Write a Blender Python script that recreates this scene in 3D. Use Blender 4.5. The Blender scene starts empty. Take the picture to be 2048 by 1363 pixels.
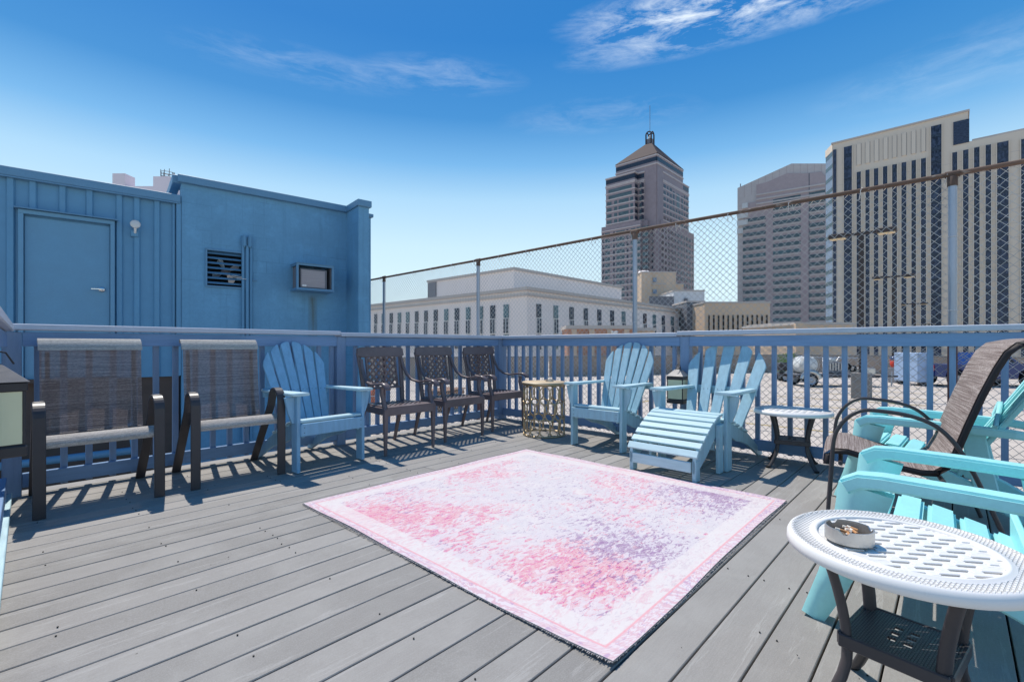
import bpy, bmesh, math, random
from mathutils import Vector, Matrix
R = math.radians
random.seed(7)
sc = bpy.context.scene
col = sc.collection

# ------------------------------------------------------------------ camera
EYE = 0.97
cam_d = bpy.data.cameras.new('camera'); cam = bpy.data.objects.new('camera', cam_d); col.objects.link(cam)
cam_d.sensor_width = 36; cam_d.lens = 36 * 947 / 2048
cam_d.shift_y = (691 - 681.5) / 2048
cam_d.clip_start = 0.05; cam_d.clip_end = 6000
cam.location = (0, 0, EYE); cam.rotation_euler = (R(90), 0, R(43.1 - 90))
sc.camera = cam

# ------------------------------------------------------------------ world and sun
SUN_AZ, SUN_EL = R(78.5), R(59)
world = bpy.data.worlds.new('World'); sc.world = world; world.use_nodes = True
nt = world.node_tree; nt.nodes.clear()
def N(t, **k):
    n = nt.nodes.new(t)
    for a, b in k.items(): setattr(n, a, b)
    return n
sky = N('ShaderNodeTexSky', sky_type='NISHITA', sun_disc=False, sun_elevation=SUN_EL,
        sun_rotation=R(90) - SUN_AZ, altitude=0, air_density=1.0, dust_density=0.5, ozone_density=2.6)
hsv = N('ShaderNodeHueSaturation'); hsv.inputs['Saturation'].default_value = 1.15; hsv.inputs['Value'].default_value = 1.0
bg = N('ShaderNodeBackground'); bg.inputs['Strength'].default_value = 0.15
wo = N('ShaderNodeOutputWorld')
tc = N('ShaderNodeTexCoord')
# wispy cirrus in a few patches of the sky (direction space)
sep = N('ShaderNodeSeparateXYZ'); nt.links.new(tc.outputs['Generated'], sep.inputs[0])
mp = N('ShaderNodeMapping'); mp.inputs['Rotation'].default_value = (0, 0, R(47)); mp.inputs['Scale'].default_value = (2.2, 3.4, 13.0)
nt.links.new(tc.outputs['Generated'], mp.inputs[0])
n1 = N('ShaderNodeTexNoise'); n1.inputs['Scale'].default_value = 3.4; n1.inputs['Detail'].default_value = 9; n1.inputs['Roughness'].default_value = 0.68; n1.inputs['Distortion'].default_value = 0.35
nt.links.new(mp.outputs[0], n1.inputs['Vector'])
def Mth(op, a, b=None, c=None, clamp=False):
    m = N('ShaderNodeMath', operation=op); m.use_clamp = clamp
    for i, v in enumerate((a, b, c)):
        if v is None: continue
        if isinstance(v, (int, float)): m.inputs[i].default_value = v
        else: nt.links.new(v, m.inputs[i])
    return m.outputs[0]
def patch(direction, ra, rb, amp):
    # elongated soft patch round a direction: across (horizontal) ra, vertical rb
    d = Vector(direction).normalized(); h = Vector((d.y, -d.x, 0)).normalized(); v = h.cross(d)
    outs = []
    for ax, r in ((h, ra), (v, rb)):
        vm = N('ShaderNodeVectorMath', operation='DOT_PRODUCT'); vm.inputs[1].default_value = ax
        nt.links.new(tc.outputs['Generated'], vm.inputs[0])
        outs.append(Mth('MULTIPLY', vm.outputs['Value'], 1 / r))
    s = Mth('ADD', Mth('POWER', outs[0], 2), Mth('POWER', outs[1], 2))
    e = Mth('SUBTRACT', 1.0, s, clamp=True)
    return Mth('MULTIPLY', e, amp)
def pix(px, py):
    a = (px - 1024) / 947; b = (691 - py) / 947; y = R(43.1)
    return (math.cos(y) + math.sin(y) * a, math.sin(y) - math.cos(y) * a, b)
ps = [patch(pix(1560, -14), .36, .058, .80), patch(pix(1330, 20), .20, .040, .55), patch(pix(880, 150), .17, .036, .22), patch(pix(600, 130), .20, .034, .17),
      patch(pix(1980, 110), .22, .05, .14), patch(pix(1200, 230), .20, .035, .14)]
tot = ps[0]
for p_ in ps[1:]: tot = Mth('ADD', tot, p_)
nn = Mth('MULTIPLY', Mth('SUBTRACT', n1.outputs['Fac'], 0.41, clamp=True), 3.2, clamp=True)
wisp = Mth('MULTIPLY', tot, nn, clamp=True)
mixc = N('ShaderNodeMix', data_type='RGBA'); mixc.inputs['B'].default_value = (4.6, 5.0, 5.3, 1)
grad = N('ShaderNodeValToRGB'); cr_ = grad.color_ramp
GS = 5.0
stops = [(0.0, (.68, .85, .92)), (.10, (.66, .84, .92)), (.20, (.57, .78, .91)), (.29, (.40, .65, .86)), (.355, (.175, .44, .76)), (.43, (.050, .260, .60)), (.54, (.017, .190, .54)), (1.0, (.014, .14, .42))]
while len(cr_.elements) < len(stops): cr_.elements.new(.5)
for e_, (p_, c_) in zip(cr_.elements, stops): e_.position = p_; e_.color = (*c_, 1)
nt.links.new(Mth('MAXIMUM', sep.outputs[2], 0.0), grad.inputs[0])
gsc = N('ShaderNodeVectorMath', operation='SCALE'); gsc.inputs['Scale'].default_value = GS; nt.links.new(grad.outputs[0], gsc.inputs[0])
mg = N('ShaderNodeMix', data_type='RGBA'); mg.inputs['Factor'].default_value = .94
nt.links.new(hsv.outputs[0], mg.inputs['A']); nt.links.new(gsc.outputs[0], mg.inputs['B'])
nt.links.new(sky.outputs[0], hsv.inputs['Color']); nt.links.new(mg.outputs['Result'], mixc.inputs['A'])
nt.links.new(wisp, mixc.inputs['Factor'])
nt.links.new(mixc.outputs['Result'], bg.inputs[0]); nt.links.new(bg.outputs[0], wo.inputs[0])

sun_d = bpy.data.lights.new('sun', 'SUN'); sun_d.energy = 3.05; sun_d.angle = R(0.53); sun_d.color = (1.0, 0.945, 0.862)
sun = bpy.data.objects.new('sun', sun_d); col.objects.link(sun)
sdir = Vector((math.cos(SUN_AZ) * math.cos(SUN_EL), math.sin(SUN_AZ) * math.cos(SUN_EL), math.sin(SUN_EL)))
sun.rotation_euler = sdir.to_track_quat('Z', 'Y').to_euler(); sun.location = sdir * 50
sc.view_settings.view_transform = 'Standard'; sc.view_settings.look = 'None'
sc.view_settings.gamma = 1; sc.view_settings.use_curve_mapping = False
sc.view_settings.exposure = 0.57
sc.cycles.max_bounces = 8; sc.cycles.transparent_max_bounces = 24

# ------------------------------------------------------------------ helpers
class MB:
    def __init__(s): s.v = []; s.f = []; s.sm = []
    def add(s, vs, fs, smooth=False, mat=None):
        o = len(s.v)
        for p in vs:
            p = Vector(p)
            s.v.append(mat @ p if mat else p)
        for f in fs: s.f.append([i + o for i in f]); s.sm.append(smooth)
        return s
    def box(s, c, d, rot=None, mat=None):
        hx, hy, hz = d[0] / 2, d[1] / 2, d[2] / 2
        vs = [Vector((x, y, z)) for x in (-hx, hx) for y in (-hy, hy) for z in (-hz, hz)]
        if rot: vs = [rot @ v for v in vs]
        vs = [v + Vector(c) for v in vs]
        return s.add(vs, [(0, 1, 3, 2), (4, 6, 7, 5), (0, 4, 5, 1), (2, 3, 7, 6), (0, 2, 6, 4), (1, 5, 7, 3)], False, mat)
    def beam(s, a, b, w, t, up=(0, 0, 1)):
        a = Vector(a); b = Vector(b); return s.sweep([a, b], w, t, up)
    def sweep(s, pts, w, t, up=(0, 0, 1), smooth=False, prof=None, closed=False):
        """rect (or custom) profile swept; w measured along cross(dir,up), t along the other"""
        pts = [Vector(p) for p in pts]; n = len(pts)
        if prof is None: prof = [(-.5, -.5), (.5, -.5), (.5, .5), (-.5, .5)]
        k = len(prof); vs = []; up = Vector(up)
        for i, p in enumerate(pts):
            if closed: d = (pts[(i + 1) % n] - pts[i - 1])
            else: d = (pts[min(i + 1, n - 1)] - pts[max(i - 1, 0)])
            d.normalize(); sx = d.cross(up)
            if sx.length < 1e-5: sx = d.cross(Vector((0.01, 1, 0)))
            sx.normalize(); sy = sx.cross(d)
            ww = w[i] if isinstance(w, (list, tuple)) else w; tt = t[i] if isinstance(t, (list, tuple)) else t
            for a, b in prof: vs.append(p + sx * a * ww + sy * b * tt)
        fs = []
        m = n if closed else n - 1
        for i in range(m):
            for j in range(k):
                fs.append((i * k + j, i * k + (j + 1) % k, ((i + 1) % n) * k + (j + 1) % k, ((i + 1) % n) * k + j))
        s.add(vs, fs, smooth)
        if not closed:
            s.add(vs[:k], [tuple(reversed(range(k)))]); s.add(vs[-k:], [tuple(range(k))])
        return s
    def tube(s, pts, r, seg=8, up=(0, 0, 1), closed=False):
        prof = [(math.cos(2 * math.pi * i / seg), math.sin(2 * math.pi * i / seg)) for i in range(seg)]
        return s.sweep(pts, r, r, up, True, prof, closed)
    def lathe(s, prof, seg=32, c=(0, 0, 0), smooth=True):
        c = Vector(c); k = len(prof); vs = []
        for i in range(seg):
            a = 2 * math.pi * i / seg
            for r, z in prof: vs.append(c + Vector((r * math.cos(a), r * math.sin(a), z)))
        fs = [(i * k + j, ((i + 1) % seg) * k + j, ((i + 1) % seg) * k + j + 1, i * k + j + 1) for i in range(seg) for j in range(k - 1)]
        return s.add(vs, fs, smooth)
    def prism(s, out, t, mat=None):
        """2D outline (x,y) extruded 0..t in z, then transformed"""
        k = len(out)
        vs = [(x, y, 0) for x, y in out] + [(x, y, t) for x, y in out]
        fs = [tuple(reversed(range(k))), tuple(range(k, 2 * k))] + [(i, (i + 1) % k, (i + 1) % k + k, i + k) for i in range(k)]
        return s.add(vs, fs, False, mat)
    def mesh(s, name, bevel=0.0, bseg=1):
        me = bpy.data.meshes.new(name); me.from_pydata([tuple(v) for v in s.v], [], s.f)
        me.polygons.foreach_set('use_smooth', s.sm); me.update()
        bm = bmesh.new(); bm.from_mesh(me)
        bmesh.ops.recalc_face_normals(bm, faces=bm.faces)
        if bevel:
            es = [e for e in bm.edges if len(e.link_faces) == 2 and e.calc_face_angle(0) > 0.6 and not (e.link_faces[0].smooth and e.link_faces[1].smooth)]
            bmesh.ops.bevel(bm, geom=es, offset=bevel, segments=bseg, affect='EDGES', clamp_overlap=True)
        bm.to_mesh(me); bm.free()
        return me
    def build(s, name, mat, parent=None, bevel=0.0, bseg=1):
        me = s.mesh(name, bevel, bseg); me.materials.append(mat)
        return link(name, me, parent)
def link(name, me, parent=None, loc=None, rot=None):
    o = bpy.data.objects.new(name, me); col.objects.link(o)
    if parent: o.parent = parent
    if loc: o.location = loc
    if rot: o.rotation_euler = rot
    return o
def thing(name, loc=(0, 0, 0), rz=0, label=None, cat=None, group=None, kind=None):
    o = bpy.data.objects.new(name, None); col.objects.link(o); o.empty_display_size = .1
    o.location = loc; o.rotation_euler = (0, 0, rz)
    return tag(o, label, cat, group, kind)
def tag(o, label=None, cat=None, group=None, kind=None):
    if label: o['label'] = label
    if cat: o['category'] = cat
    if group: o['group'] = group
    if kind: o['kind'] = kind
    return o
KIDS = {}
def kids(o): return [c for c in bpy.data.objects if c.parent == o]
def dup(root, loc, rz, label=None, skip=()):
    r = root.copy(); col.objects.link(r); r.location = loc; r.rotation_euler = (0, 0, rz)
    if label: r['label'] = label
    for ch in kids(root):
        c = ch.copy(); col.objects.link(c); c.parent = r
        for g in kids(ch):
            d = g.copy(); col.objects.link(d); d.parent = c
    return r
CUBES = {}
def cube(name, mat, parent, c, d, rz=0):
    """far, plain pieces: one shared unit cube per material"""
    if mat.name not in CUBES:
        me = MB().box((0, 0, 0), (1, 1, 1)).mesh('block'); me.materials.append(mat); CUBES[mat.name] = me
    o = link(name, CUBES[mat.name], parent); o.location = c; o.scale = d; o.rotation_euler = (0, 0, rz)
    return o
BOXES = {}
def bbox(name, mat, parent, c, d, bevel=.003, rot=None):
    """bevelled box, meshes shared between equal sizes"""
    key = (mat.name, tuple(round(x, 4) for x in d), bevel)
    if key not in BOXES:
        me = MB().box((0, 0, 0), d).mesh(name, bevel); me.materials.append(mat); BOXES[key] = me
    o = link(name, BOXES[key], parent); o.location = c
    if rot: o.rotation_euler = rot
    return o

# ------------------------------------------------------------------ materials
def mat_base(name):
    m = bpy.data.materials.new(name); m.use_nodes = True
    return m, m.node_tree, m.node_tree.nodes['Principled BSDF']
def nd(t, ty, **k):
    n = t.nodes.new(ty)
    for a, b in k.items(): setattr(n, a, b)
    return n
def noise(t, scale, detail=4, rough=.55, vec=None, dist=0):
    n = nd(t, 'ShaderNodeTexNoise'); n.inputs['Scale'].default_value = scale; n.inputs['Detail'].default_value = detail
    n.inputs['Roughness'].default_value = rough; n.inputs['Distortion'].default_value = dist
    if vec: t.links.new(vec, n.inputs['Vector'])
    return n
def ramp(t, fac, stops):
    r = nd(t, 'ShaderNodeValToRGB'); cr = r.color_ramp
    while len(cr.elements) < len(stops): cr.elements.new(.5)
    for e, (p, c) in zip(cr.elements, stops):
        e.position = p; e.color = c if len(c) == 4 else (*c, 1)
    t.links.new(fac, r.inputs[0]); return r
def mix(t, fac, a, b, bt='MIX'):
    m = nd(t, 'ShaderNodeMix', data_type='RGBA', blend_type=bt)
    for k, v in (('Factor', fac), ('A', a), ('B', b)):
        if isinstance(v, (int, float)): m.inputs[k].default_value = v
        elif isinstance(v, (tuple, list)): m.inputs[k].default_value = (*v, 1) if len(v) == 3 else v
        else: t.links.new(v, m.inputs[k])
    return m.outputs['Result']
def mul(c, f): return tuple(min(1, x * f) for x in c)
def bump(t, h, strength, dist, bs):
    b = nd(t, 'ShaderNodeBump'); b.inputs['Strength'].default_value = strength; b.inputs['Distance'].default_value = dist
    t.links.new(h, b.inputs['Height']); t.links.new(b.outputs[0], bs.inputs['Normal']); return b
def coords(t, scale=(1, 1, 1), kind='Object', rnd=True):
    c = nd(t, 'ShaderNodeTexCoord'); m = nd(t, 'ShaderNodeMapping'); m.inputs['Scale'].default_value = scale
    t.links.new(c.outputs[kind], m.inputs[0])
    if rnd:
        oi = nd(t, 'ShaderNodeObjectInfo'); ml = nd(t, 'ShaderNodeMath', operation='MULTIPLY'); ml.inputs[1].default_value = 37.0
        t.links.new(oi.outputs['Random'], ml.inputs[0]); t.links.new(ml.outputs[0], m.inputs['Location'])
    return m.outputs[0]
def painted(name, c, grain=(1, 1, 1), rough=.55, wear=.35, dirt=(.25, .24, .22), wearcol=(.62, .66, .68), bumpd=.002, var=.10, metal=0, wthr=.66):
    """painted surface: slight tone drift, grain relief, chips that show a lighter ground, grime specks"""
    m, t, b = mat_base(name); v = coords(t, grain)
    big = noise(t, 3.5, 5, .6, v); fine = noise(t, 45, 6, .65, v)
    c1 = ramp(t, big.outputs['Fac'], [(.3, mul(c, 1 - var)), (.7, mul(c, 1 + var))]).outputs[0]
    c2 = mix(t, ramp(t, fine.outputs['Fac'], [(.35, (0, 0, 0)), (.75, (.35, .35, .35))]).outputs[0], c1, mul(c, .78))
    w = noise(t, 14, 8, .7, v, .6)
    wf = ramp(t, w.outputs['Fac'], [(wthr, (0, 0, 0)), (wthr + .03, (wear, wear, wear))]).outputs[0]
    c3 = mix(t, wf, c2, wearcol)
    g = noise(t, 22, 7, .75, v, .3)
    gf = ramp(t, g.outputs['Fac'], [(.70, (0, 0, 0)), (.76, (.5, .5, .5))]).outputs[0]
    c4 = mix(t, gf, c3, dirt)
    t.links.new(c4, b.inputs['Base Color']); b.inputs['Metallic'].default_value = metal
    rr = ramp(t, big.outputs['Fac'], [(.3, (rough - .08,) * 3), (.7, (rough + .1,) * 3)]).outputs[0]
    t.links.new(rr, b.inputs['Roughness']); b.inputs['Specular IOR Level'].default_value = .35
    bump(t, fine.outputs['Fac'], .35, bumpd, b)
    return m
M = {}
M['rail'] = painted('blue grey deck paint', (.20, .30, .46), (14, 1.2, 14), .5, .35)
M['rail_y'] = painted('blue grey deck paint along', (.150, .235, .395), (1.2, 14, 14), .5, .35)
M['cap'] = painted('weathered cap paint', (.52, .55, .62), (1.4, 10, 10), .55, .5, wthr=.60)
M['cap_y'] = painted('weathered cap paint along', (.27, .325, .42), (10, 1.4, 10), .55, .5, wthr=.60)
M['bal'] = painted('baluster paint', (.21, .305, .455), (14, 14, 1.5), .55, .35)
M['adi'] = painted('light blue chair paint', (.36, .56, .64), (10, 10, 1.2), .5, .32, bumpd=.004, var=.14, wthr=.63)
M['adi2'] = painted('pale blue chair paint', (.49, .67, .71), (1.5, 10, 10), .5, .4, bumpd=.004, var=.12, wthr=.62)
M['adi_dk'] = painted('sky blue chair paint', (.25, .46, .63), (10, 10, 1.2), .5, .22, bumpd=.003, var=.12, wthr=.64)
M['wall_metal'] = painted('blue sheet metal paint', (.125, .305, .470), (1, 1, .4), .5, .12, bumpd=.001, var=.07, wthr=.7)
M['door'] = painted('blue door paint', (.140, .320, .475), (1, 1, 1), .42, .1, bumpd=.0006, var=.05, wthr=.72)
M['white_plastic'] = painted('white resin', (.80, .775, .735), (1, 1, 1), .4, .25, wearcol=(.48, .46, .43), wthr=.66, dirt=(.55, .53, .5), var=.03, bumpd=.0004)
M['aqua'] = painted('turquoise resin', (.38, .79, .80), (1, 1, 1), .42, .06, dirt=(.26, .60, .62), var=.05, bumpd=.0005, wthr=.7)
M['black_metal'] = painted('dark brown powder coat', (.060, .053, .055), (1, 1, 1), .38, .12, wearcol=(.16, .13, .12), var=.15, bumpd=.0005, wthr=.68)
M['cast'] = painted('bronze cast aluminium', (.17, .128, .125), (1, 1, 1), .36, .35, wearcol=(.26, .21, .19), var=.2, bumpd=.001, wthr=.62)
M['gold'] = painted('brushed gold metal', (.52, .40, .25), (1, 1, 1), .33, .35, dirt=(.16, .11, .06), wearcol=(.22, .16, .09), var=.2, metal=.85, bumpd=.0008, wthr=.6)
M['galv'] = painted('galvanised steel', (.42, .45, .50), (1, 1, .5), .42, .25, wearcol=(.66, .68, .70), var=.16, metal=.6, bumpd=.0006, wthr=.6)
M['rust'] = painted('rusty pipe', (.155, .098, .070), (1, .5, 1), .75, .5, dirt=(.06, .035, .025), wearcol=(.42, .37, .32), var=.35, bumpd=.0015, wthr=.58)
M['rust_post'] = painted('rust brown post', (.115, .060, .058), (1, 1, .5), .7, .2, dirt=(.04, .03, .03), wearcol=(.3, .22, .2), var=.3)
M['wire'] = painted('weathered zinc wire', (.60, .57, .53), (1, 1, 1), .5, .3, wearcol=(.22, .15, .1), var=.25, metal=.2)
M['steel'] = painted('brushed stainless', (.55, .53, .50), (1, 1, 6), .34, .25, dirt=(.25, .2, .15), wearcol=(.35, .31, .27), var=.12, metal=.8, wthr=.62)
M['chrome'] = painted('satin chrome', (.72, .72, .72), (1, 1, 1), .25, .0, var=.04, metal=.9)
M['lantern'] = painted('black lantern metal', (.035, .033, .036), (1, 1, 1), .4, .15, wearcol=(.12, .12, .12))
M['cord'] = painted('white cable jacket', (.7, .7, .68), rough=.6, wear=0)

def m_block():
    m, t, b = mat_base('blue painted concrete block')
    v = coords(t, (1, 1, 1), rnd=False)
    sw = nd(t, 'ShaderNodeSeparateXYZ'); t.links.new(v, sw.inputs[0]); cb = nd(t, 'ShaderNodeCombineXYZ')
    t.links.new(sw.outputs[0], cb.inputs[0]); t.links.new(sw.outputs[2], cb.inputs[1])
    bk = nd(t, 'ShaderNodeTexBrick'); bk.inputs['Scale'].default_value = 1; bk.inputs['Brick Width'].default_value = .40; bk.inputs['Row Height'].default_value = .20
    bk.inputs['Mortar Size'].default_value = .006; bk.inputs['Mortar Smooth'].default_value = .6
    t.links.new(cb.outputs[0], bk.inputs['Vector'])
    big = noise(t, 1.6, 6, .6, v); fine = noise(t, 28, 7, .7, v); c = (.145, .340, .510)
    c1 = ramp(t, big.outputs['Fac'], [(.3, mul(c, .90)), (.7, mul(c, 1.10))]).outputs[0]
    c2 = mix(t, ramp(t, fine.outputs['Fac'], [(.4, (0, 0, 0)), (.8, (.4, .4, .4))]).outputs[0], c1, mul(c, .7))
    # joints only show here and there, as on thickly painted block
    jm = noise(t, 1.1, 3, .5, v); jf = ramp(t, jm.outputs['Fac'], [(.50, (0, 0, 0)), (.64, (.5, .5, .5))]).outputs[0]
    mm = nd(t, 'ShaderNodeMath', operation='MULTIPLY'); t.links.new(bk.outputs['Fac'], mm.inputs[0]); t.links.new(jf, mm.inputs[1])
    c3 = mix(t, mm.outputs[0], c2, mul(c, .52))
    # rust run under the air conditioner and faint rain streaks
    sv = nd(t, 'ShaderNodeMapping'); sv.inputs['Scale'].default_value = (16, 16, .8); t.links.new(v, sv.inputs[0])
    nz = noise(t, 1.0, 5, .65, sv.outputs[0])
    def mt(op, a, b_=None, clamp=False):
        n = nd(t, 'ShaderNodeMath', operation=op); n.use_clamp = clamp
        for i, q in enumerate((a, b_)):
            if q is None: continue
            if isinstance(q, (int, float)): n.inputs[i].default_value = q
            else: t.links.new(q, n.inputs[i])
        return n.outputs[0]
    dx = mt('DIVIDE', mt('SUBTRACT', sw.outputs[0], 1.96), .09); run = mt('SUBTRACT', 1.0, mt('MULTIPLY', dx, dx), True)
    dz = mt('MULTIPLY', mt('SUBTRACT', 1.90, sw.outputs[2], True), 12, True)
    run = mt('MULTIPLY', mt('MULTIPLY', run, dz), mt('MULTIPLY', mt('SUBTRACT', nz.outputs['Fac'], .30, True), 2.6, True))
    c3 = mix(t, run, c3, (.11, .135, .11))
    stf = ramp(t, nz.outputs['Fac'], [(.54, (0, 0, 0)), (.70, (.28, .28, .28))]).outputs[0]
    c3 = mix(t, stf, c3, mul(c, .62))
    sm2 = noise(t, 3.2, 8, .75, v, .5); c3 = mix(t, ramp(t, sm2.outputs['Fac'], [(.55, (0, 0, 0)), (.62, (.22, .22, .22))]).outputs[0], c3, mul(c, 1.35))
    t.links.new(c3, b.inputs['Base Color']); b.inputs['Roughness'].default_value = .6; b.inputs['Specular IOR Level'].default_value = .3
    h = nd(t, 'ShaderNodeMath', operation='SUBTRACT'); t.links.new(fine.outputs['Fac'], h.inputs[0]); t.links.new(mm.outputs[0], h.inputs[1])
    bump(t, h.outputs[0], .5, .004, b)
    return m
M['block'] = m_block()

def m_deck():
    m, t, b = mat_base('grey composite deck board')
    v = coords(t, (2.2, 34, 34)); v2 = coords(t, (1, 1, 1))
    oi = nd(t, 'ShaderNodeObjectInfo')
    base = ramp(t, oi.outputs['Random'], [(0, (.235, .220, .200)), (.35, (.275, .257, .235)), (.7, (.300, .280, .256)), (1, (.345, .322, .294))]).outputs[0]
    gr = noise(t, 6, 8, .7, v); fl = noise(t, 220, 3, .7, v2); st = noise(t, 2.3, 6, .65, v2, .4)
    c1 = mix(t, ramp(t, gr.outputs['Fac'], [(.35, (0, 0, 0)), (.72, (.30, .30, .30))]).outputs[0], base, (.165, .156, .145))
    c2 = mix(t, ramp(t, fl.outputs['Fac'], [(.45, (0, 0, 0)), (.75, (.45, .45, .45))]).outputs[0], c1, (.40, .385, .37))
    c3 = mix(t, ramp(t, st.outputs['Fac'], [(.46, (0, 0, 0)), (.68, (.38, .38, .38))]).outputs[0], c2, (.40, .38, .35))
    sc2 = noise(t, 1.4, 9, .78, coords(t, (.5, 9, 1)), 1.2); c3 = mix(t, ramp(t, sc2.outputs['Fac'], [(.56, (0, 0, 0)), (.60, (.35, .35, .35)), (.64, (0, 0, 0))]).outputs[0], c3, (.50, .48, .45))
    dk2 = noise(t, 4.5, 7, .7, v2, .8); c3 = mix(t, ramp(t, dk2.outputs['Fac'], [(.60, (0, 0, 0)), (.74, (.20, .20, .20))]).outputs[0], c3, (.16, .15, .135))
    sp = noise(t, 30, 2, .5, v2)
    c4 = mix(t, ramp(t, sp.outputs['Fac'], [(.79, (0, 0, 0)), (.81, (.7, .7, .7))]).outputs[0], c3, (.05, .045, .04))
    t.links.new(c4, b.inputs['Base Color']); b.inputs['Roughness'].default_value = .72; b.inputs['Specular IOR Level'].default_value = .25
    bump(t, gr.outputs['Fac'], .5, .0015, b)
    return m
M['deck'] = m_deck()
def flat(name, c, rough=.7, metal=0, var=.12, scale=6, spec=.3, kind='Object', bumpd=0.0, gs=(1, 1, 1)):
    m, t, b = mat_base(name); v = coords(t, gs, kind)
    n = noise(t, scale, 6, .6, v)
    t.links.new(ramp(t, n.outputs['Fac'], [(.3, mul(c, 1 - var)), (.7, mul(c, 1 + var))]).outputs[0], b.inputs['Base Color'])
    b.inputs['Roughness'].default_value = rough; b.inputs['Metallic'].default_value = metal; b.inputs['Specular IOR Level'].default_value = spec
    if bumpd: bump(t, n.outputs['Fac'], .5, bumpd, b)
    return m
M['screw'] = flat('dark screw head', (.03, .028, .026), .5)
M['dark'] = flat('dark interior', (.018, .018, .02), .8)
M['found'] = flat('dark brick foundation', (.10, .072, .060), .85, scale=9)
M['butts'] = flat('cigarette filter', (.55, .28, .12), .8)
M['paper'] = flat('cigarette paper', (.75, .68, .58), .8)
M['ash'] = flat('grey ash', (.16, .14, .12), .95, scale=40, var=.5)

def m_wood_top():
    m, t, b = mat_base('pale oak table top'); v = coords(t, (2, 22, 2))
    n = noise(t, 4, 7, .65, v, .4)
    t.links.new(ramp(t, n.outputs['Fac'], [(.3, (.56, .41, .24)), (.55, (.66, .50, .31)), (.75, (.48, .33, .18))]).outputs[0], b.inputs['Base Color'])
    b.inputs['Roughness'].default_value = .45; bump(t, n.outputs['Fac'], .3, .0008, b); return m
M['oak'] = m_wood_top()

def m_sling(name, ca, cb, axis, alpha):
    """woven vinyl: two yarn colours in irregular stripes, fine weave holes let some light through"""
    m, t, b = mat_base(name)
    sc_ = {'x': (240, 3, 3), 'z': (3, 3, 240), 'yz': (2, 170, 170)}[axis] if axis != 'y' else (3, 240, 3)
    v = coords(t, sc_); v2 = coords(t, (1, 1, 1))
    n = noise(t, 1, 2, .6, v); w = noise(t, 420, 2, .5, v2)
    c1 = ramp(t, n.outputs['Fac'], [(.38, ca), (.62, cb)]).outputs[0]
    c2 = mix(t, ramp(t, w.outputs['Fac'], [(.4, (0, 0, 0)), (.7, (.6, .6, .6))]).outputs[0], c1, mul(ca, .6))
    t.links.new(c2, b.inputs['Base Color']); b.inputs['Roughness'].default_value = .85; b.inputs['Specular IOR Level'].default_value = .05
    cw_ = noise(t, 1, 3, .6, coords(t, (60, 160, 160))); bump(t, cw_.outputs['Fac'], .7, .003, b)
    c2 = mix(t, ramp(t, cw_.outputs['Fac'], [(.45, (0, 0, 0)), (.60, (.45, .45, .45))]).outputs[0], c2, mul(ca, .55)); t.links.new(c2, b.inputs['Base Color'])
    tr = nd(t, 'ShaderNodeBsdfTransparent'); tl = nd(t, 'ShaderNodeBsdfTranslucent'); t.links.new(c2, tl.inputs[0])
    m1 = nd(t, 'ShaderNodeMixShader'); m1.inputs[0].default_value = .22
    t.links.new(b.outputs[0], m1.inputs[1]); t.links.new(tl.outputs[0], m1.inputs[2])
    m2 = nd(t, 'ShaderNodeMixShader'); m2.inputs[0].default_value = alpha
    t.links.new(m1.outputs[0], m2.inputs[1]); t.links.new(tr.outputs[0], m2.inputs[2])
    t.links.new(m2.outputs[0], t.nodes['Material Output'].inputs[0]); return m
M['sling'] = m_sling('brown grey woven sling', (.27, .195, .17), (.54, .43, .385), 'z', .25)
M['sling_seat'] = m_sling('pale woven sling', (.50, .46, .42), (.74, .69, .63), 'y', .03)
M['sling_top'] = m_sling('sunlit woven sling', (.50, .47, .42), (.74, .70, .63), 'z', .02)  # paler than the back sling: sun on the headrest roll put into the colour
M['pad'] = m_sling('striped brown padded sling', (.27, .215, .195), (.58, .50, .46), 'yz', .0)
M['pad_edge'] = flat('black piping', (.022, .018, .020), .6)

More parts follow.
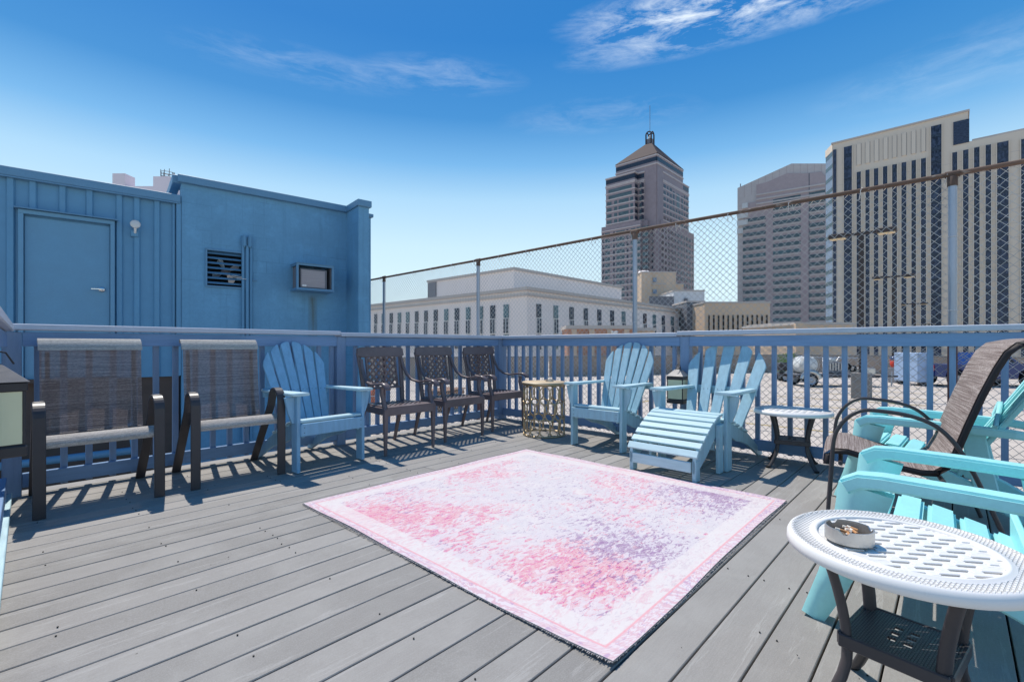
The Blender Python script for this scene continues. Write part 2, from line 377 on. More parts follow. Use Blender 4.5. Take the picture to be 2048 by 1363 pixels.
def m_rug():
    m, t, b = mat_base('faded pink and purple rug print')
    tc_ = nd(t, 'ShaderNodeTexCoord'); v = tc_.outputs['Object']
    sp = nd(t, 'ShaderNodeSeparateXYZ'); t.links.new(v, sp.inputs[0])
    X, Y = sp.outputs[0], sp.outputs[1]
    def mt(op, a, b_=None, clamp=False):
        n = nd(t, 'ShaderNodeMath', operation=op); n.use_clamp = clamp
        for i, q in enumerate((a, b_)):
            if q is None: continue
            if isinstance(q, (int, float)): n.inputs[i].default_value = q
            else: t.links.new(q, n.inputs[i])
        return n.outputs[0]
    HX, HY = 1.035, 1.075
    ex = mt('SUBTRACT', HX, mt('ABSOLUTE', X)); ey = mt('SUBTRACT', HY, mt('ABSOLUTE', Y)); e = mt('MINIMUM', ex, ey)
    mpv = coords(t, (1, 1, 1), rnd=False)
    big = noise(t, 1.5, 3, .5, mpv, .4)
    st = nd(t, 'ShaderNodeMapping'); st.inputs['Scale'].default_value = (7, 16, 1); t.links.new(v, st.inputs[0])
    flk = noise(t, 2.0, 4.5, .64, st.outputs[0], 1.4)
    st2 = nd(t, 'ShaderNodeMapping'); st2.inputs['Scale'].default_value = (9, 20, 1); st2.inputs['Location'].default_value = (4, 9, 0); t.links.new(v, st2.inputs[0])
    flk2 = noise(t, 2.5, 4.5, .62, st2.outputs[0], 1.0)
    base = ramp(t, noise(t, 5, 6, .6, mpv, .3).outputs['Fac'], [(.3, (.68, .61, .585)), (.5, (.59, .54, .55)), (.7, (.70, .62, .575))]).outputs[0]
    # where colour gathers: hot pink near -x, purple near -y
    def blob(cx, cy, r, amp):
        dx = mt('SUBTRACT', X, cx); dy = mt('SUBTRACT', Y, cy)
        d = mt('SQRT', mt('ADD', mt('MULTIPLY', dx, dx), mt('MULTIPLY', dy, dy)))
        return mt('MULTIPLY', mt('SUBTRACT', 1.0, mt('DIVIDE', d, r), True), amp)
    def addall(l):
        s = l[0]
        for q in l[1:]: s = mt('ADD', s, q)
        return s
    pk = addall([blob(-.90, .55, .75, .23), blob(-.85, -.50, .60, .22), blob(-.55, -.80, .45, .17), blob(.45, .95, .55, .13), blob(.75, .1, .45, .09), blob(-.2, .25, .5, .06), blob(.6, -.3, .5, .10), blob(.1, .75, .4, .10)])
    pu = addall([blob(.85, -.72, .60, .24), blob(-.25, -.70, .50, .20), blob(-.55, .95, .4, .07), blob(.2, -.1, .5, .05), blob(-.9, 0, .35, .07)])
    pf = mt('ADD', flk.outputs['Fac'], pk); pf = mt('ADD', pf, mt('MULTIPLY', mt('SUBTRACT', big.outputs['Fac'], .5), .45)); mid = noise(t, 5.5, 4, .6, mpv, .8); pf = mt('ADD', pf, mt('MULTIPLY', mt('SUBTRACT', mid.outputs['Fac'], .5), .45))
    pinkf = ramp(t, pf, [(.615, (0, 0, 0)), (.640, (.62, .62, .62)), (.80, (.95, .95, .95))]).outputs[0]
    pcol = ramp(t, flk2.outputs['Fac'], [(.38, (.66, .27, .37)), (.48, (.66, .37, .36)), (.55, (.66, .085, .24)), (.66, (.58, .22, .38))]).outputs[0]
    uf = mt('ADD', flk2.outputs['Fac'], pu); uf = mt('ADD', uf, mt('MULTIPLY', mt('SUBTRACT', .5, mid.outputs['Fac']), .45))
    purf = ramp(t, uf, [(.625, (0, 0, 0)), (.650, (.60, .60, .60)), (.80, (.9, .9, .9))]).outputs[0]
    soft = mt('MULTIPLY', mt('ADD', pk, mt('MULTIPLY', mt('SUBTRACT', big.outputs['Fac'], .5), .3)), 1.7, True)
    base = mix(t, soft, base, (.78, .50, .55)); softu = mt('MULTIPLY', pu, 1.5, True); base = mix(t, softu, base, (.56, .46, .58))
    c1 = mix(t, pinkf, base, pcol)
    c2 = mix(t, purf, c1, ramp(t, flk.outputs['Fac'], [(.4, (.34, .20, .36)), (.6, (.25, .12, .24))]).outputs[0])
    # worn lace of scratches
    ws = noise(t, 5, 6, .7, st.outputs[0], 1.5)
    c3 = mix(t, ramp(t, ws.outputs['Fac'], [(.50, (0, 0, 0)), (.535, (.8, .8, .8)), (.57, (0, 0, 0))]).outputs[0], c2, (.72, .67, .66))
    # light border band, thin pink guard stripes
    bandf = ramp(t, e, [(.0, (1, 1, 1)), (.150, (1, 1, 1)), (.158, (0, 0, 0))]).outputs[0]
    bandc = mix(t, ramp(t, flk.outputs['Fac'], [(.52, (0, 0, 0)), (.58, (.45, .45, .45))]).outputs[0], (.69, .63, .60), (.66, .50, .52))
    bandc = mix(t, ramp(t, ws.outputs['Fac'], [(.50, (0, 0, 0)), (.60, (.5, .5, .5))]).outputs[0], bandc, (.73, .68, .65))
    bmx = nd(t, 'ShaderNodeMath', operation='MULTIPLY'); bmx.inputs[1].default_value = .72; t.links.new(bandf, bmx.inputs[0]); c4 = mix(t, bmx.outputs[0], c3, bandc)
    s1 = ramp(t, e, [(.0, (1, 1, 1)), (.048, (1, 1, 1)), (.052, (0, 0, 0))]).outputs[0]
    wv = nd(t, 'ShaderNodeTexWave', wave_type='BANDS'); wv.inputs['Scale'].default_value = 16; wv.inputs['Distortion'].default_value = 9; wv.inputs['Detail'].default_value = 4; wv.inputs['Detail Scale'].default_value = 2.5
    edc = mix(t, ramp(t, wv.outputs['Fac'], [(.35, (0, 0, 0)), (.6, (.8, .8, .8))]).outputs[0], (.68, .60, .61), (.62, .40, .44))
    edc = mix(t, ramp(t, mt('ADD', flk2.outputs['Fac'], mt('MULTIPLY', pu, .5)), [(.55, (0, 0, 0)), (.65, (.6, .6, .6))]).outputs[0], edc, (.42, .28, .45))
    c5 = mix(t, s1, c4, edc)
    ln = ramp(t, e, [(.046, (0, 0, 0)), (.050, (.75, .75, .75)), (.054, (.75, .75, .75)), (.058, (0, 0, 0))]).outputs[0]
    c6 = mix(t, ln, c5, (.74, .30, .34))
    t.links.new(c6, b.inputs['Base Color']); b.inputs['Roughness'].default_value = .9; b.inputs['Specular IOR Level'].default_value = .1
    pile = noise(t, 500, 2, .5, mpv); bump(t, pile.outputs['Fac'], .5, .0015, b)
    return m
M['rug'] = m_rug()
M['fringe'] = flat('rug backing yarn', (.42, .38, .36), .95, scale=300, var=.8)

def m_glassy(name, c, c2, scale=.2, rough=.12, gs=(1, 1, 1)):
    m, t, b = mat_base(name); v = coords(t, gs, 'Object'); n = noise(t, scale, 2, .5, v)
    oi = nd(t, 'ShaderNodeObjectInfo')
    c1 = ramp(t, n.outputs['Fac'], [(.40, c), (.60, c2)]).outputs[0]
    c1 = mix(t, ramp(t, oi.outputs['Random'], [(0, (.0, .0, .0)), (1, (.45, .45, .45))]).outputs[0], c1, c2)
    t.links.new(c1, b.inputs['Base Color']); b.inputs['Roughness'].default_value = rough; b.inputs['Specular IOR Level'].default_value = .28
    return m
M['glass_dark'] = m_glassy('dark tinted glass', (.010, .014, .028), (.040, .055, .085), 3)
M['glass_strip'] = m_glassy('dark blue strip glass', (.008, .012, .028), (.050, .068, .115), 5, .14, (1, 1, 14))
M['glass_blue'] = m_glassy('pale blue curtain glass', (.16, .22, .30), (.24, .31, .40), 2, .45)
M['glass_green'] = m_glassy('green blue glass', (.05, .10, .12), (.12, .20, .22), 3, .15)
M['glass_grey'] = m_glassy('grey green ribbon glass', (.05, .085, .10), (.10, .145, .16), 3, .2)
M['cream_glass'] = flat('cream frosted glass', (.62, .62, .42), .35, var=.05)
M['granite'] = flat('pink grey granite', (.29, .235, .245), .6, scale=.5, var=.1)
M['granite_lt'] = flat('pale granite band', (.52, .45, .43), .55, scale=.5, var=.08)
M['copper'] = flat('brown metal roof', (.060, .038, .036), .8, scale=.3, var=.1, gs=(4, .2, .2))
M['pinkstone'] = flat('mauve precast', (.42, .335, .33), .6, scale=.6, var=.06)
M['palepink'] = flat('pale pinkish cladding', (.74, .64, .66), .6, scale=.3, var=.05)
M['palestone'] = flat('grey tile cladding', (.54, .48, .45), .6, scale=.4, var=.06)
M['beige'] = flat('beige precast concrete', (.66, .56, .45), .75, scale=.25, var=.06, gs=(1, 1, .3))
M['limestone'] = flat('pale limestone', (.86, .76, .70), .7, scale=.35, var=.05)
M['limestone_dk'] = flat('stone coping', (.50, .44, .39), .7, scale=.5, var=.06)
M['tan'] = flat('tan stucco', (.66, .48, .33), .85, scale=.5, var=.08)
M['tan2'] = flat('sandy brick', (.60, .45, .32), .85, scale=2, var=.12)
M['brick'] = flat('red brown brick', (.46, .24, .16), .85, scale=4, var=.2)
M['greybox'] = flat('light grey cladding', (.66, .66, .66), .6, var=.05)
M['mech'] = flat('mechanical grey', (.17, .17, .185), .6, var=.1)
M['whitefr'] = flat('white window frame', (.62, .62, .60), .5)
M['asphalt'] = flat('pale parking concrete', (.54, .465, .395), .85, scale=1.6, var=.17, kind='Object', bumpd=.003)  # pale warm concrete, mottled by noise
M['yellow'] = flat('worn yellow line', (.50, .36, .14), .8, scale=14, var=.35)
M['city'] = flat('distant ground', (.50, .45, .40), .9, scale=.02)
M['parapet'] = flat('brown parapet wall', (.33, .26, .21), .85, scale=1.2, var=.15)
M['concrete'] = flat('grey concrete', (.235, .215, .195), .85, scale=5, var=.15, bumpd=.004)
M['truck'] = flat('dark blue car paint', (.012, .035, .155), .22, scale=1, var=.08, spec=.6)
M['panel_lt'] = flat('pale blue grey cabinet paint', (.34, .45, .62), .5, var=.05)
M['tyre'] = flat('black rubber', (.02, .02, .02), .8)
M['red'] = flat('red plastic', (.50, .05, .03), .4)
M['orange'] = flat('orange plastic', (.62, .12, .03), .5)
M['tank'] = flat('white tank paint', (.66, .66, .63), .4, var=.06)
M['brownbox'] = flat('brown timber', (.28, .15, .085), .8, gs=(1, 1, 8), var=.2)
M['fascia'] = painted('blue metal coping', (.125, .275, .415), (1, 1, 1), .45, .1, var=.05, bumpd=.0005, wthr=.72)
M['lamp_lens'] = flat('amber lens', (.80, .62, .36), .4, var=.03)
M['lamp_white'] = flat('white flood lamp glass', (.66, .64, .60), .3, var=.03)
M['bronze'] = flat('bronze lamp head', (.055, .043, .040), .5)
M['foliage'] = flat('bright green leaves', (.10, .22, .04), .8, var=.4, scale=3)

# ------------------------------------------------------------------ ground
g = MB().add([(-1500, -1500, -14), (2500, -1500, -14), (2500, 2500, -14), (-1500, 2500, -14)], [(0, 1, 2, 3)]).build('ground', M['city'])
tag(g, kind='structure')
LOT = -1.10
lot = MB().box((18, 12, LOT - .25), (60, 64, .5)).build('parking_deck', M['asphalt']); tag(lot, kind='structure')
line = MB()
for k in range(7):
    line.box((13.5 + 2.7 * k, 3.0, LOT + .006), (.11, 5.0, .004))
line.box((21.6, 8.4, LOT + .006), (16, .11, .004))
tag(line.build('parking_line', M['yellow'], lot), kind='stuff')
jn = MB()
for k in range(9): jn.box((8 + 4.6 * k, 12, LOT + .003), (.045, 60, .003))
for k in range(12): jn.box((18, -14 + 4.6 * k, LOT + .0035), (58, .045, .003))
tag(jn.build('slab_joint', M['mech'], lot), kind='stuff')
# parapet walls round the lot
def wall_seg(a, b, h, th, mat, name, label, capm=None):
    a = Vector((a[0], a[1], 0)); b = Vector((b[0], b[1], 0)); d = b - a
    t = thing(name, (a.x, a.y, LOT), math.atan2(d.y, d.x), label, 'wall')
    bbox('wall_body', mat, t, (d.length / 2, 0, h / 2), (d.length, th, h), .01)
    bbox('coping', capm or M['concrete'], t, (d.length / 2, 0, h + .04), (d.length + .002, th + .08, .08), .01)
    return t
wall_seg((25.1, 20.0), (43.4, 9.1), 1.30, .25, M['parapet'], 'parapet_wall', 'low brown wall beyond the lot behind the drum table and footrest')
wall_seg((43.5, 9.0), (43.5, -16.0), 1.30, .25, M['parapet'], 'parapet_wall', 'low brown wall behind the trailer and pickup')
wall_seg((12.0, 27.5), (25.0, 20.1), 1.30, .25, M['parapet'], 'parapet_wall', 'low brown wall seen between the lattice chairs and the railing')

# ------------------------------------------------------------------ deck boards
deck = thing('deck', (0, 0, 0), 0, kind='structure')
PITCH, GAP = .148, .0065
y0 = .604
X0, X1 = -.10, 4.62
bcache = {}
def board(xa, xb, yc):
    L = round(xb - xa, 3)
    if L not in bcache:
        me = MB().box((0, 0, -.0145), (L, PITCH - GAP, .025)).mesh('deck_board', .0025); me.materials.append(M['deck']); bcache[L] = me
    o = link('deck_board', bcache[L], deck); o.location = ((xa + xb) / 2, yc, -.002 + random.uniform(-.0008, .0008))
    return o
for k in range(-14, 27):
    yc = y0 + PITCH * (k + .5)
    if yc > 4.53: break
    if k % 3 == 1 and k < 22:
        j = random.choice((1.84, 2.3, 2.76)) if k > 10 else 2.76
        board(X0, j - .002, yc); board(j + .002, X1, yc)
    else: board(X0, X1, yc)
bbox('joist_skirt', M['rail'], deck, ((X0 + X1) / 2, 4.515 + .03, -.16), (X1 - X0, .038, .24), .003)
bbox('joist_skirt', M['rail_y'], deck, (4.66, 1.3, -.16), (.038, 6.4, .24), .003)
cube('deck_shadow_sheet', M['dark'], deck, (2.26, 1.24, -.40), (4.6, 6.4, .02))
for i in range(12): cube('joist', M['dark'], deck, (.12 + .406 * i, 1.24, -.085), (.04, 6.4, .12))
scr = MB()
for k in range(-14, 26):
    yc = y0 + PITCH * (k + .5)
    for xj in [.12 + .406 * i for i in range(12)]:
        for dy in (-.045, .045):
            if random.random() < .38:
                scr.lathe([(0, .0003), (.0030, .0003), (.0030, -.003)], 6, (xj + random.uniform(-.008, .008), yc + dy + random.uniform(-.006, .006), .0), False)
tag(scr.build('screw_head', M['screw'], deck), kind='stuff')
# dark leaf bits on the boards
bits = MB()
for i in range(46):
    x, y = random.uniform(.1, 3.4), random.uniform(-.1, 2.9)
    s = random.uniform(.002, .005)
    bits.add([(x - s, y, .002), (x, y - s * .6, .004), (x + s * 1.4, y + s * .3, .002), (x, y + s * .8, .005)], [(0, 1, 2, 3)])
tag(bits.build('grit', M['screw'], deck), kind='stuff')

# ------------------------------------------------------------------ railings
ZC = 1.10
def railing(loc, rz, L, posts, label, inner=-1, start=.09, caps=None, step=.1275, along='x', cords=False, bal_to=None):
    t = thing('deck_railing', loc, rz, label, 'railing')
    rm, cm = M['rail_y' if along == 'y' else 'rail'], M['cap' if along == 'x' else 'cap']
    rm = M['rail_x'] if 'rail_x' in M else M['rail']
    for (a, b, dz) in caps:
        bbox('top_cap', M['cap'], t, ((a + b) / 2, .0, ZC - .02 + dz), (b - a - .003, .15, .040), .005)
    for i in range(len(posts) - 1):
        a, b = posts[i] + .047, posts[i + 1] - .047
        bbox('upper_rail', M['rail_l'], t, ((a + b) / 2, inner * .024, ZC - .04 - .0475), (b - a, .038, .093), .003)
        bbox('lower_rail', M['rail_l'], t, ((a + b) / 2, inner * .024, .094), (b - a, .038, .092), .003)
    for p in posts: bbox('post', M['bal'], t, (p, 0, (ZC - .041 - .3) / 2), (.09, .09, ZC - .041 + .3), .004)
    x = start
    while x < (bal_to or L):
        if min(abs(x - p) for p in posts) > .065:
            bbox('baluster', M['bal'], t, (x + random.uniform(-.004, .004), -inner * .0145, .53), (.036, .036, 1.0), .002, (random.uniform(-.003, .003), random.uniform(-.004, .004), 0))
        x += step
    return t
M['rail_l'] = painted('blue grey rail paint', (.185, .305, .495), (1.2, 12, 12), .5, .4)
railing((-.02, 4.46, 0), 0, 4.6, [.045, 2.28, 4.53], 'blue grey wooden railing behind the brown chairs, in front of the blue building', -1, .165,
        [(-.06, 2.26, .012), (2.264, 4.60, 0)])
railing((4.57, 4.46, 0), R(-90), 6.4, [-.0, 2.53, 4.9], 'blue grey wooden railing before the chain link fence on the right', -1, .115,
        [(-.076, 2.46, 0), (2.464, 6.4, .012)], bal_to=5.9)
rr_ = thing('deck_railing', (-.092, 2.0, 0), R(88.7), 'short stretch of railing at the left edge beside the near lantern', 'railing')
bbox('top_cap', M['cap'], rr_, (1.18, .0, ZC - .02), (2.3, .15, .040), .005)
bbox('upper_rail', M['rail_l'], rr_, (1.19, -.024, ZC - .09), (2.35, .038, .093), .003)
bbox('lower_rail', M['rail_l'], rr_, (1.19, -.024, .094), (2.35, .038, .092), .003)
bbox('kerb_board', M['adi2'], rr_, (.6, -.040, .022), (3.5, .05, .04), .003)
bbox('post', M['bal'], rr_, (.36, 0, .53), (.09, .09, 1.06), .004)
for i in range(16): bbox('baluster', M['bal'], rr_, (.5 + .127 * i, .0145, .53), (.036, .036, 1.0), .002)

# ------------------------------------------------------------------ blue building on the left (metal part and block part)
A7 = R(-7)
def on_wall(u, v, z):  # u along the facade, v out of it towards the deck
    return (u, -v, z)
bm_ = thing('metal_building', (1.862, 8.8, 0), A7, 'blue sheet metal building with a door, left of the block building', 'building')
cube('wall', M['wall_metal'], bm_, (-3.0, 3.0, 1.86), (5.98, 6.0, 2.72))
cube('foundation', M['found'], bm_, (-3.0, 3.02, -.35), (5.96, 5.98, 1.69))
bbox('roof_fascia', M['fascia'], bm_, (-3.0, -.03, 3.235), (5.98, .10, .115), .006)
cube('roof', M['fascia'], bm_, (-3.0, 3.0, 3.25), (5.94, 6.0, .08))
bbox('drip_edge', M['fascia'], bm_, (-3.0, -.05, 3.165), (5.98, .06, .02), .003)
rib_me = MB().prism([(-.045, 0), (-.028, -.035), (.028, -.035), (.045, 0)], 2.66).mesh('rib', .002); rib_me.materials.append(M['wall_metal'])
rib_s = MB().prism([(-.045, 0), (-.028, -.035), (.028, -.035), (.045, 0)], .42).mesh('rib', .002); rib_s.materials.append(M['wall_metal'])
def u_of(px):  # facade coordinate of a photographed column (measured)
    return -1.93 + (px / 362.0) * 1.93 - .10 * (px / 362.0) * (1 - px / 362.0) * 2
for px, full in ((20, 1), (62, 0), (119, 0), (172, 0), (222, 0), (268, 1), (310, 1), (-60, 1), (-140, 1)):
    o = link('wall_rib', rib_me if full else rib_s, bm_); u = u_of(px)
    if px == 222: u = -.74; o.data = rib_me
    o.location = (u, -.001, .50 if (full or px == 222) else 2.74)
bbox('corner_trim', M['wall_metal'], bm_, (-.035, -.03, 1.84), (.06, .07, 2.66), .004)
bbox('corner_trim', M['wall_metal'], bm_, (-.095, -.018, 1.84), (.03, .04, 2.66), .004)
dr = bbox('door', M['door'], bm_, (-1.275, -.012, 1.60), (.86, .03, 2.16), .003)
for u_, w_ in ((-1.735, .05), (-.815, .05)): bbox('door_frame', M['door'], bm_, (u_, -.03, 1.62), (w_, .085, 2.26), .004)
bbox('door_frame', M['door'], bm_, (-1.275, -.03, 2.735), (.97, .095, .055), .004)
bbox('drip_cap', M['fascia'], bm_, (-1.275, -.06, 2.775), (1.04, .12, .016), .002)
cube('door_step_plate', M['found'], bm_, (-1.275, -.05, .50), (1.0, .16, .05))
hd = MB().lathe([(0, .026), (.036, .024), (.040, 0)], 24); hd.sweep([(0, 0, .02), (0, 0, .055), (-.02, 0, .062), (-.115, -.004, .062)], .020, .018, (0, 1, 0))
h = hd.build('handle', M['chrome'], dr, .002); h.location = (.345, -.016, .17); h.rotation_euler = (R(90), 0, 0)
# cables beside the door bottom
cb = MB().tube([(-1.83, -.05, .6), (-1.83, -.05, 1.0), (-1.80, -.06, 1.14), (-1.77, -.05, 1.22)], .011, 6)
cb.build('cable', M['wall_metal'], bm_)
fl = thing('flood_lamp', (0, 0, 0), 0, 'round white flood lamp on the blue metal wall right of the door', 'lamp')
fl.location = bm_.matrix_world @ Vector((0, 0, 0))
def wl(u, v, z):  # world position of a facade point
    return (1.862 + u * math.cos(A7) + v * math.sin(A7), 8.8 + u * math.sin(A7) - v * math.cos(A7), z)
fl.location = wl(-.56, .0, 2.66); fl.rotation_euler = (0, 0, A7)
MB().box((-.005, -.03, -.04), (.09, .06, .09)).build('base', M['wall_metal'], fl, .006)
MB().tube([(0, -.05, -.03), (0, -.09, .0), (0, -.10, .05)], .016, 8).build('neck', M['white_plastic'], fl)
hl = MB().lathe([(0, -.075), (.03, -.07), (.055, -.035), (.062, 0), (.058, .004)], 24).build('housing', M['white_plastic'], fl)
hl.location = (0, -.13, .085); hl.rotation_euler = (R(82), 0, 0)
ln_ = MB().lathe([(0, .012), (.03, .010), (.057, .002)], 24).build('lens', M['lamp_white'], hl)

bb = thing('block_building', (1.862, 8.8, 0), A7, 'blue painted concrete block building with louvre and air conditioner', 'building')
blk = MB()
# facade with a real opening for the louvre
U0, U1, Z0, Z1 = .0, 2.60, -1.1, 3.50
lu0, lu1, lz0, lz1 = .335, .865, 1.93, 2.50
T = .25
for (a, b, c_, d_) in ((U0, lu0, Z0, Z1), (lu1, U1, Z0, Z1), (lu0, lu1, Z0, lz0), (lu0, lu1, lz1, Z1)):
    blk.box(((a + b) / 2, T / 2 - .05, (c_ + d_) / 2), (b - a, T, d_ - c_))
fw = blk.build('wall', M['block'], bb)
cube('rear_wall', M['block'], bb, (1.32, 3.5, 1.2), (2.6, 5.6, 4.55))
bbox('corner_pier', M['block'], bb, (2.68, -.21, 1.20), (.20, .84, 4.60), .01)
bbox('corner_pier', M['block'], bb, (2.845, -.10, 1.145), (.13, .62, 4.49), .01)
cube('side_wall', M['block'], bb, (2.80, 3.22, 1.14), (.20, 6.0, 4.48))
for c_, d_ in (((1.26, -.055, 3.545), (2.62, .14, .115)), ((2.68, -.22, 3.548), (.26, .92, .115)), ((2.865, -.11, 3.41), (.15, .70, .06)), ((1.26, .2, 3.53), (2.60, .36, .09)), ((2.66, 3.3, 3.42), (.5, 5.8, .07))):
    bbox('coping', M['fascia'], bb, c_, d_, .006)
bbox('end_coping', M['fascia'], bb, (-.055, 1.4, 3.54), (.12, 2.9, .12), .006)
# louvre
lv = thing('louvre_vent', wl(.60, .0, 1.93), A7, 'louvred vent with a fan behind its slats in the blue block wall', 'vent')
for x_ in (-.275, .275): bbox('frame', M['fascia'], lv, (x_, -.052, .285), (.025, .05, .60), .002)
for z_ in (-.008, .578): bbox('frame', M['fascia'], lv, (0, -.052, z_), (.575, .05, .025), .002)
for i in range(7):
    o = bbox('slat', M['fascia'], lv, (0, -.03, .055 + .08 * i), (.525, .055, .006), .001, (R(38), 0, 0))
cube('duct_back', M['dark'], lv, (0, .42, .285), (.6, .02, .6))
fan = MB()
for k in range(4):
    a = k * math.pi / 2 + .5
    fan.add([(0, 0, 0), (.19 * math.cos(a - .28), .015, .19 * math.sin(a - .28)), (.22 * math.cos(a), .0, .22 * math.sin(a)), (.19 * math.cos(a + .28), -.02, .19 * math.sin(a + .28))], [(0, 1, 2, 3)])
fo = fan.build('fan_blade', M['steel'], lv); fo.location = (.02, .10, .27)
mt_ = MB().lathe([(0, -.1), (.06, -.1), (.065, .05), (0, .06)], 16).build('fan_motor', M['mech'], lv); mt_.location = (.02, .14, .27); mt_.rotation_euler = (R(90), 0, 0)
# conduits
cd = thing('wall_conduit', wl(.90, .0, 0), A7, 'pair of blue painted conduits with weatherheads beside the vent', 'conduit')
for dx, top, r_ in ((-.062, 2.62, .021), (.0, 2.63, .026), (.055, 2.60, .018)):
    MB().tube([(dx, -.085, -.6), (dx, -.085, top)], r_, 10).build('pipe', M['wall_metal'], cd)
for dx in (-.05, .035):
    MB().box((dx, -.09, 2.70), (.07, .09, .20)).build('weatherhead', M['wall_metal'], cd, .02, 2)
for z_ in (.9, 2.07): MB().box((0, -.062, z_), (.30, .02, .03)).build('strap', M['fascia'], cd, .002)
MB().tube([(-.02, -.12, 2.07), (-.2, -.10, 2.09), (-.26, -.06, 2.10), (-.2, -.08, 2.12), (-.08, -.09, 2.10)], .006, 5).build('cable', M['cord'], cd)
# air conditioner in its sleeve
ac = thing('air_conditioner', wl(1.60, .0, 1.95), A7, 'window air conditioner in a blue metal sleeve on the block wall', 'air conditioner')
W_, D_, H_ = .60, .40, .42
for dx in (0, W_):
    for z_, hh in ((H_ / 2, H_),): bbox('sleeve_post', M['fascia'], ac, (dx, -D_, z_), (.035, .035, hh), .002)
for z_ in (0.0, H_):
    bbox('sleeve_rail', M['fascia'], ac, (W_ / 2, -D_, z_), (W_ + .035, .036, .035), .002)
    for dx in (0, W_): bbox('sleeve_rail', M['fascia'], ac, (dx, -D_ / 2 - .02, z_), (.03, D_, .033), .002)
bbox('sleeve_top', M['fascia'], ac, (W_ / 2, -D_ / 2 - .02, H_ + .02), (W_ + .04, D_ + .02, .008), .001)
bbox('sleeve_bottom', M['fascia'], ac, (W_ / 2, -D_ / 2 - .02, -.02), (W_ + .04, D_ + .02, .008), .001)
for dx in (.025, W_ - .025): bbox('sleeve_side', M['mech'], ac, (dx, -D_ / 2 - .01, H_ / 2), (.008, D_ - .04, H_ - .04), .001)
bd = bbox('unit_body', M['mech'], ac, (W_ / 2 - .02, -D_ / 2, .19), (.46, D_ - .06, .34), .01)
bbox('coil_face', flat('grey coil fins', (.36, .32, .32), .5, gs=(1, 1, 90), scale=3, var=.25), ac, (W_ / 2 - .03, -D_ + .025, .185), (.40, .012, .30), .002)
bbox('rating_label', M['white_plastic'], ac, (W_ / 2 - .18, -D_ + .017, .06), (.07, .003, .03), .0005)
# landing pipe rail seen low behind the first chair
lr = thing('pipe_handrail', wl(-1.1, .55, -.50), A7, 'blue pipe handrail low in front of the metal building', 'handrail')
MB().tube([(-1.1, 0, .0), (.55, 0, .02)], .05, 12).build('pipe', M['fascia'], lr)
MB().box((.50, .02, .10), (.05, .04, .6), Matrix.Rotation(R(-6), 3, 'Y')).build('upright', M['wall_metal'], lr, .003)
MB().box((-.9, .02, -.25), (.05, .04, .6)).build('upright', M['wall_metal'], lr, .003)

# ------------------------------------------------------------------ chain link fence
FX, FT, FB = 5.70, 2.48, 1.00
fence = thing('chain_link_fence', (FX, 0, LOT), 0, 'tall chain link fence with rusty top rail beyond the right railing', 'fence')
zt = FT - LOT
MB().tube([(0, -3.0, zt), (0, .0, zt), (0, 3.07, zt + .015), (0, 6.2, zt), (0, 11.8, zt - .01)], .021, 10, (1, 0, 0)).build('top_rail', M['rust'], fence)
for y in (-3.0, .017, 3.10, 6.15, 9.2, 11.8):
    MB().tube([(.0, y, zt - 1.42), (.0, y, zt - .09)], .030, 14, (1, 0, 0)).build('post', M['galv'], fence)
    MB().tube([(.0, y, 0), (.0, y, zt - 1.42)], .034, 14, (1, 0, 0)).build('post_sleeve', M['rust_post'], fence)
    cp = MB().lathe([(0, .055), (.02, .05), (.036, .03), (.036, -.05)], 16, (0, y, zt - .055)); cp.tube([(0, y - .05, zt), (0, y + .05, zt)], .030, 10, (1, 0, 0))
    cp.build('post_cap', M['rust'], fence)
def mesh_panel(name, ya, yb, za, zb, off, r=.0029):
    mb = MB(); dxh = .0375; dz = .0375; k = 0; y = ya
    nz = int((zb - za) / dz)
    while y < yb:
        pts = []
        for i in range(nz + 1):
            s = (i % 2) * dxh
            yy = y + (s if k % 2 == 0 else dxh - s)
            sag = .006 * math.sin(y * 1.7 + i * .05) * math.sin(i * .13)
            pts.append((off + (.003 if (i + k) % 2 else -.003) + sag, yy + .003 * math.sin(i * .21 + y), za + i * dz + .003 * math.sin(y * 2.3)))
        # knuckles at the ends
        pts.append((off, pts[-1][1] + (.014 if k % 2 else -.014), pts[-1][2] + .022))
        prof = [(0, 1), (-.87, -.5), (.87, -.5)]
        mb.sweep(pts, r * 1.15, r * 1.15, (1, 0, 0), True, prof)
        y += dxh; k += 1
    return mb.build(name, M['wire'], fence)
tag(mesh_panel('upper_wire_mesh', -2.9, 11.7, 1.92, zt + .02, .024), kind='stuff')
tag(mesh_panel('lower_wire_mesh', -2.9, 11.7, .02, 2.22, .034), kind='stuff')
for y in [-.6 + .62 * i for i in range(18)]:
    a = MB().tube([(.05, y, zt - .06), (.03, y + .01, zt + .01), (0, y + .02, zt + .027), (-.028, y + .03, zt), (-.01, y + .035, zt - .03), (.04, y + .05, zt - .075)], .0035, 5, (0, 1, 0))
    a.build('tie_wire', M['cord'], fence)
for y in (.017, 3.10, 6.15):
    for z in (zt - .55, zt - 1.2):
        a = MB().tube([(-.035, y - .02, z), (-.036, y + .02, z), (.0, y + .037, z), (.03, y, z), (0, y - .037, z)], .003, 5, (0, 0, 1), True)
        a.build('tie_wire', M['cord'], fence)

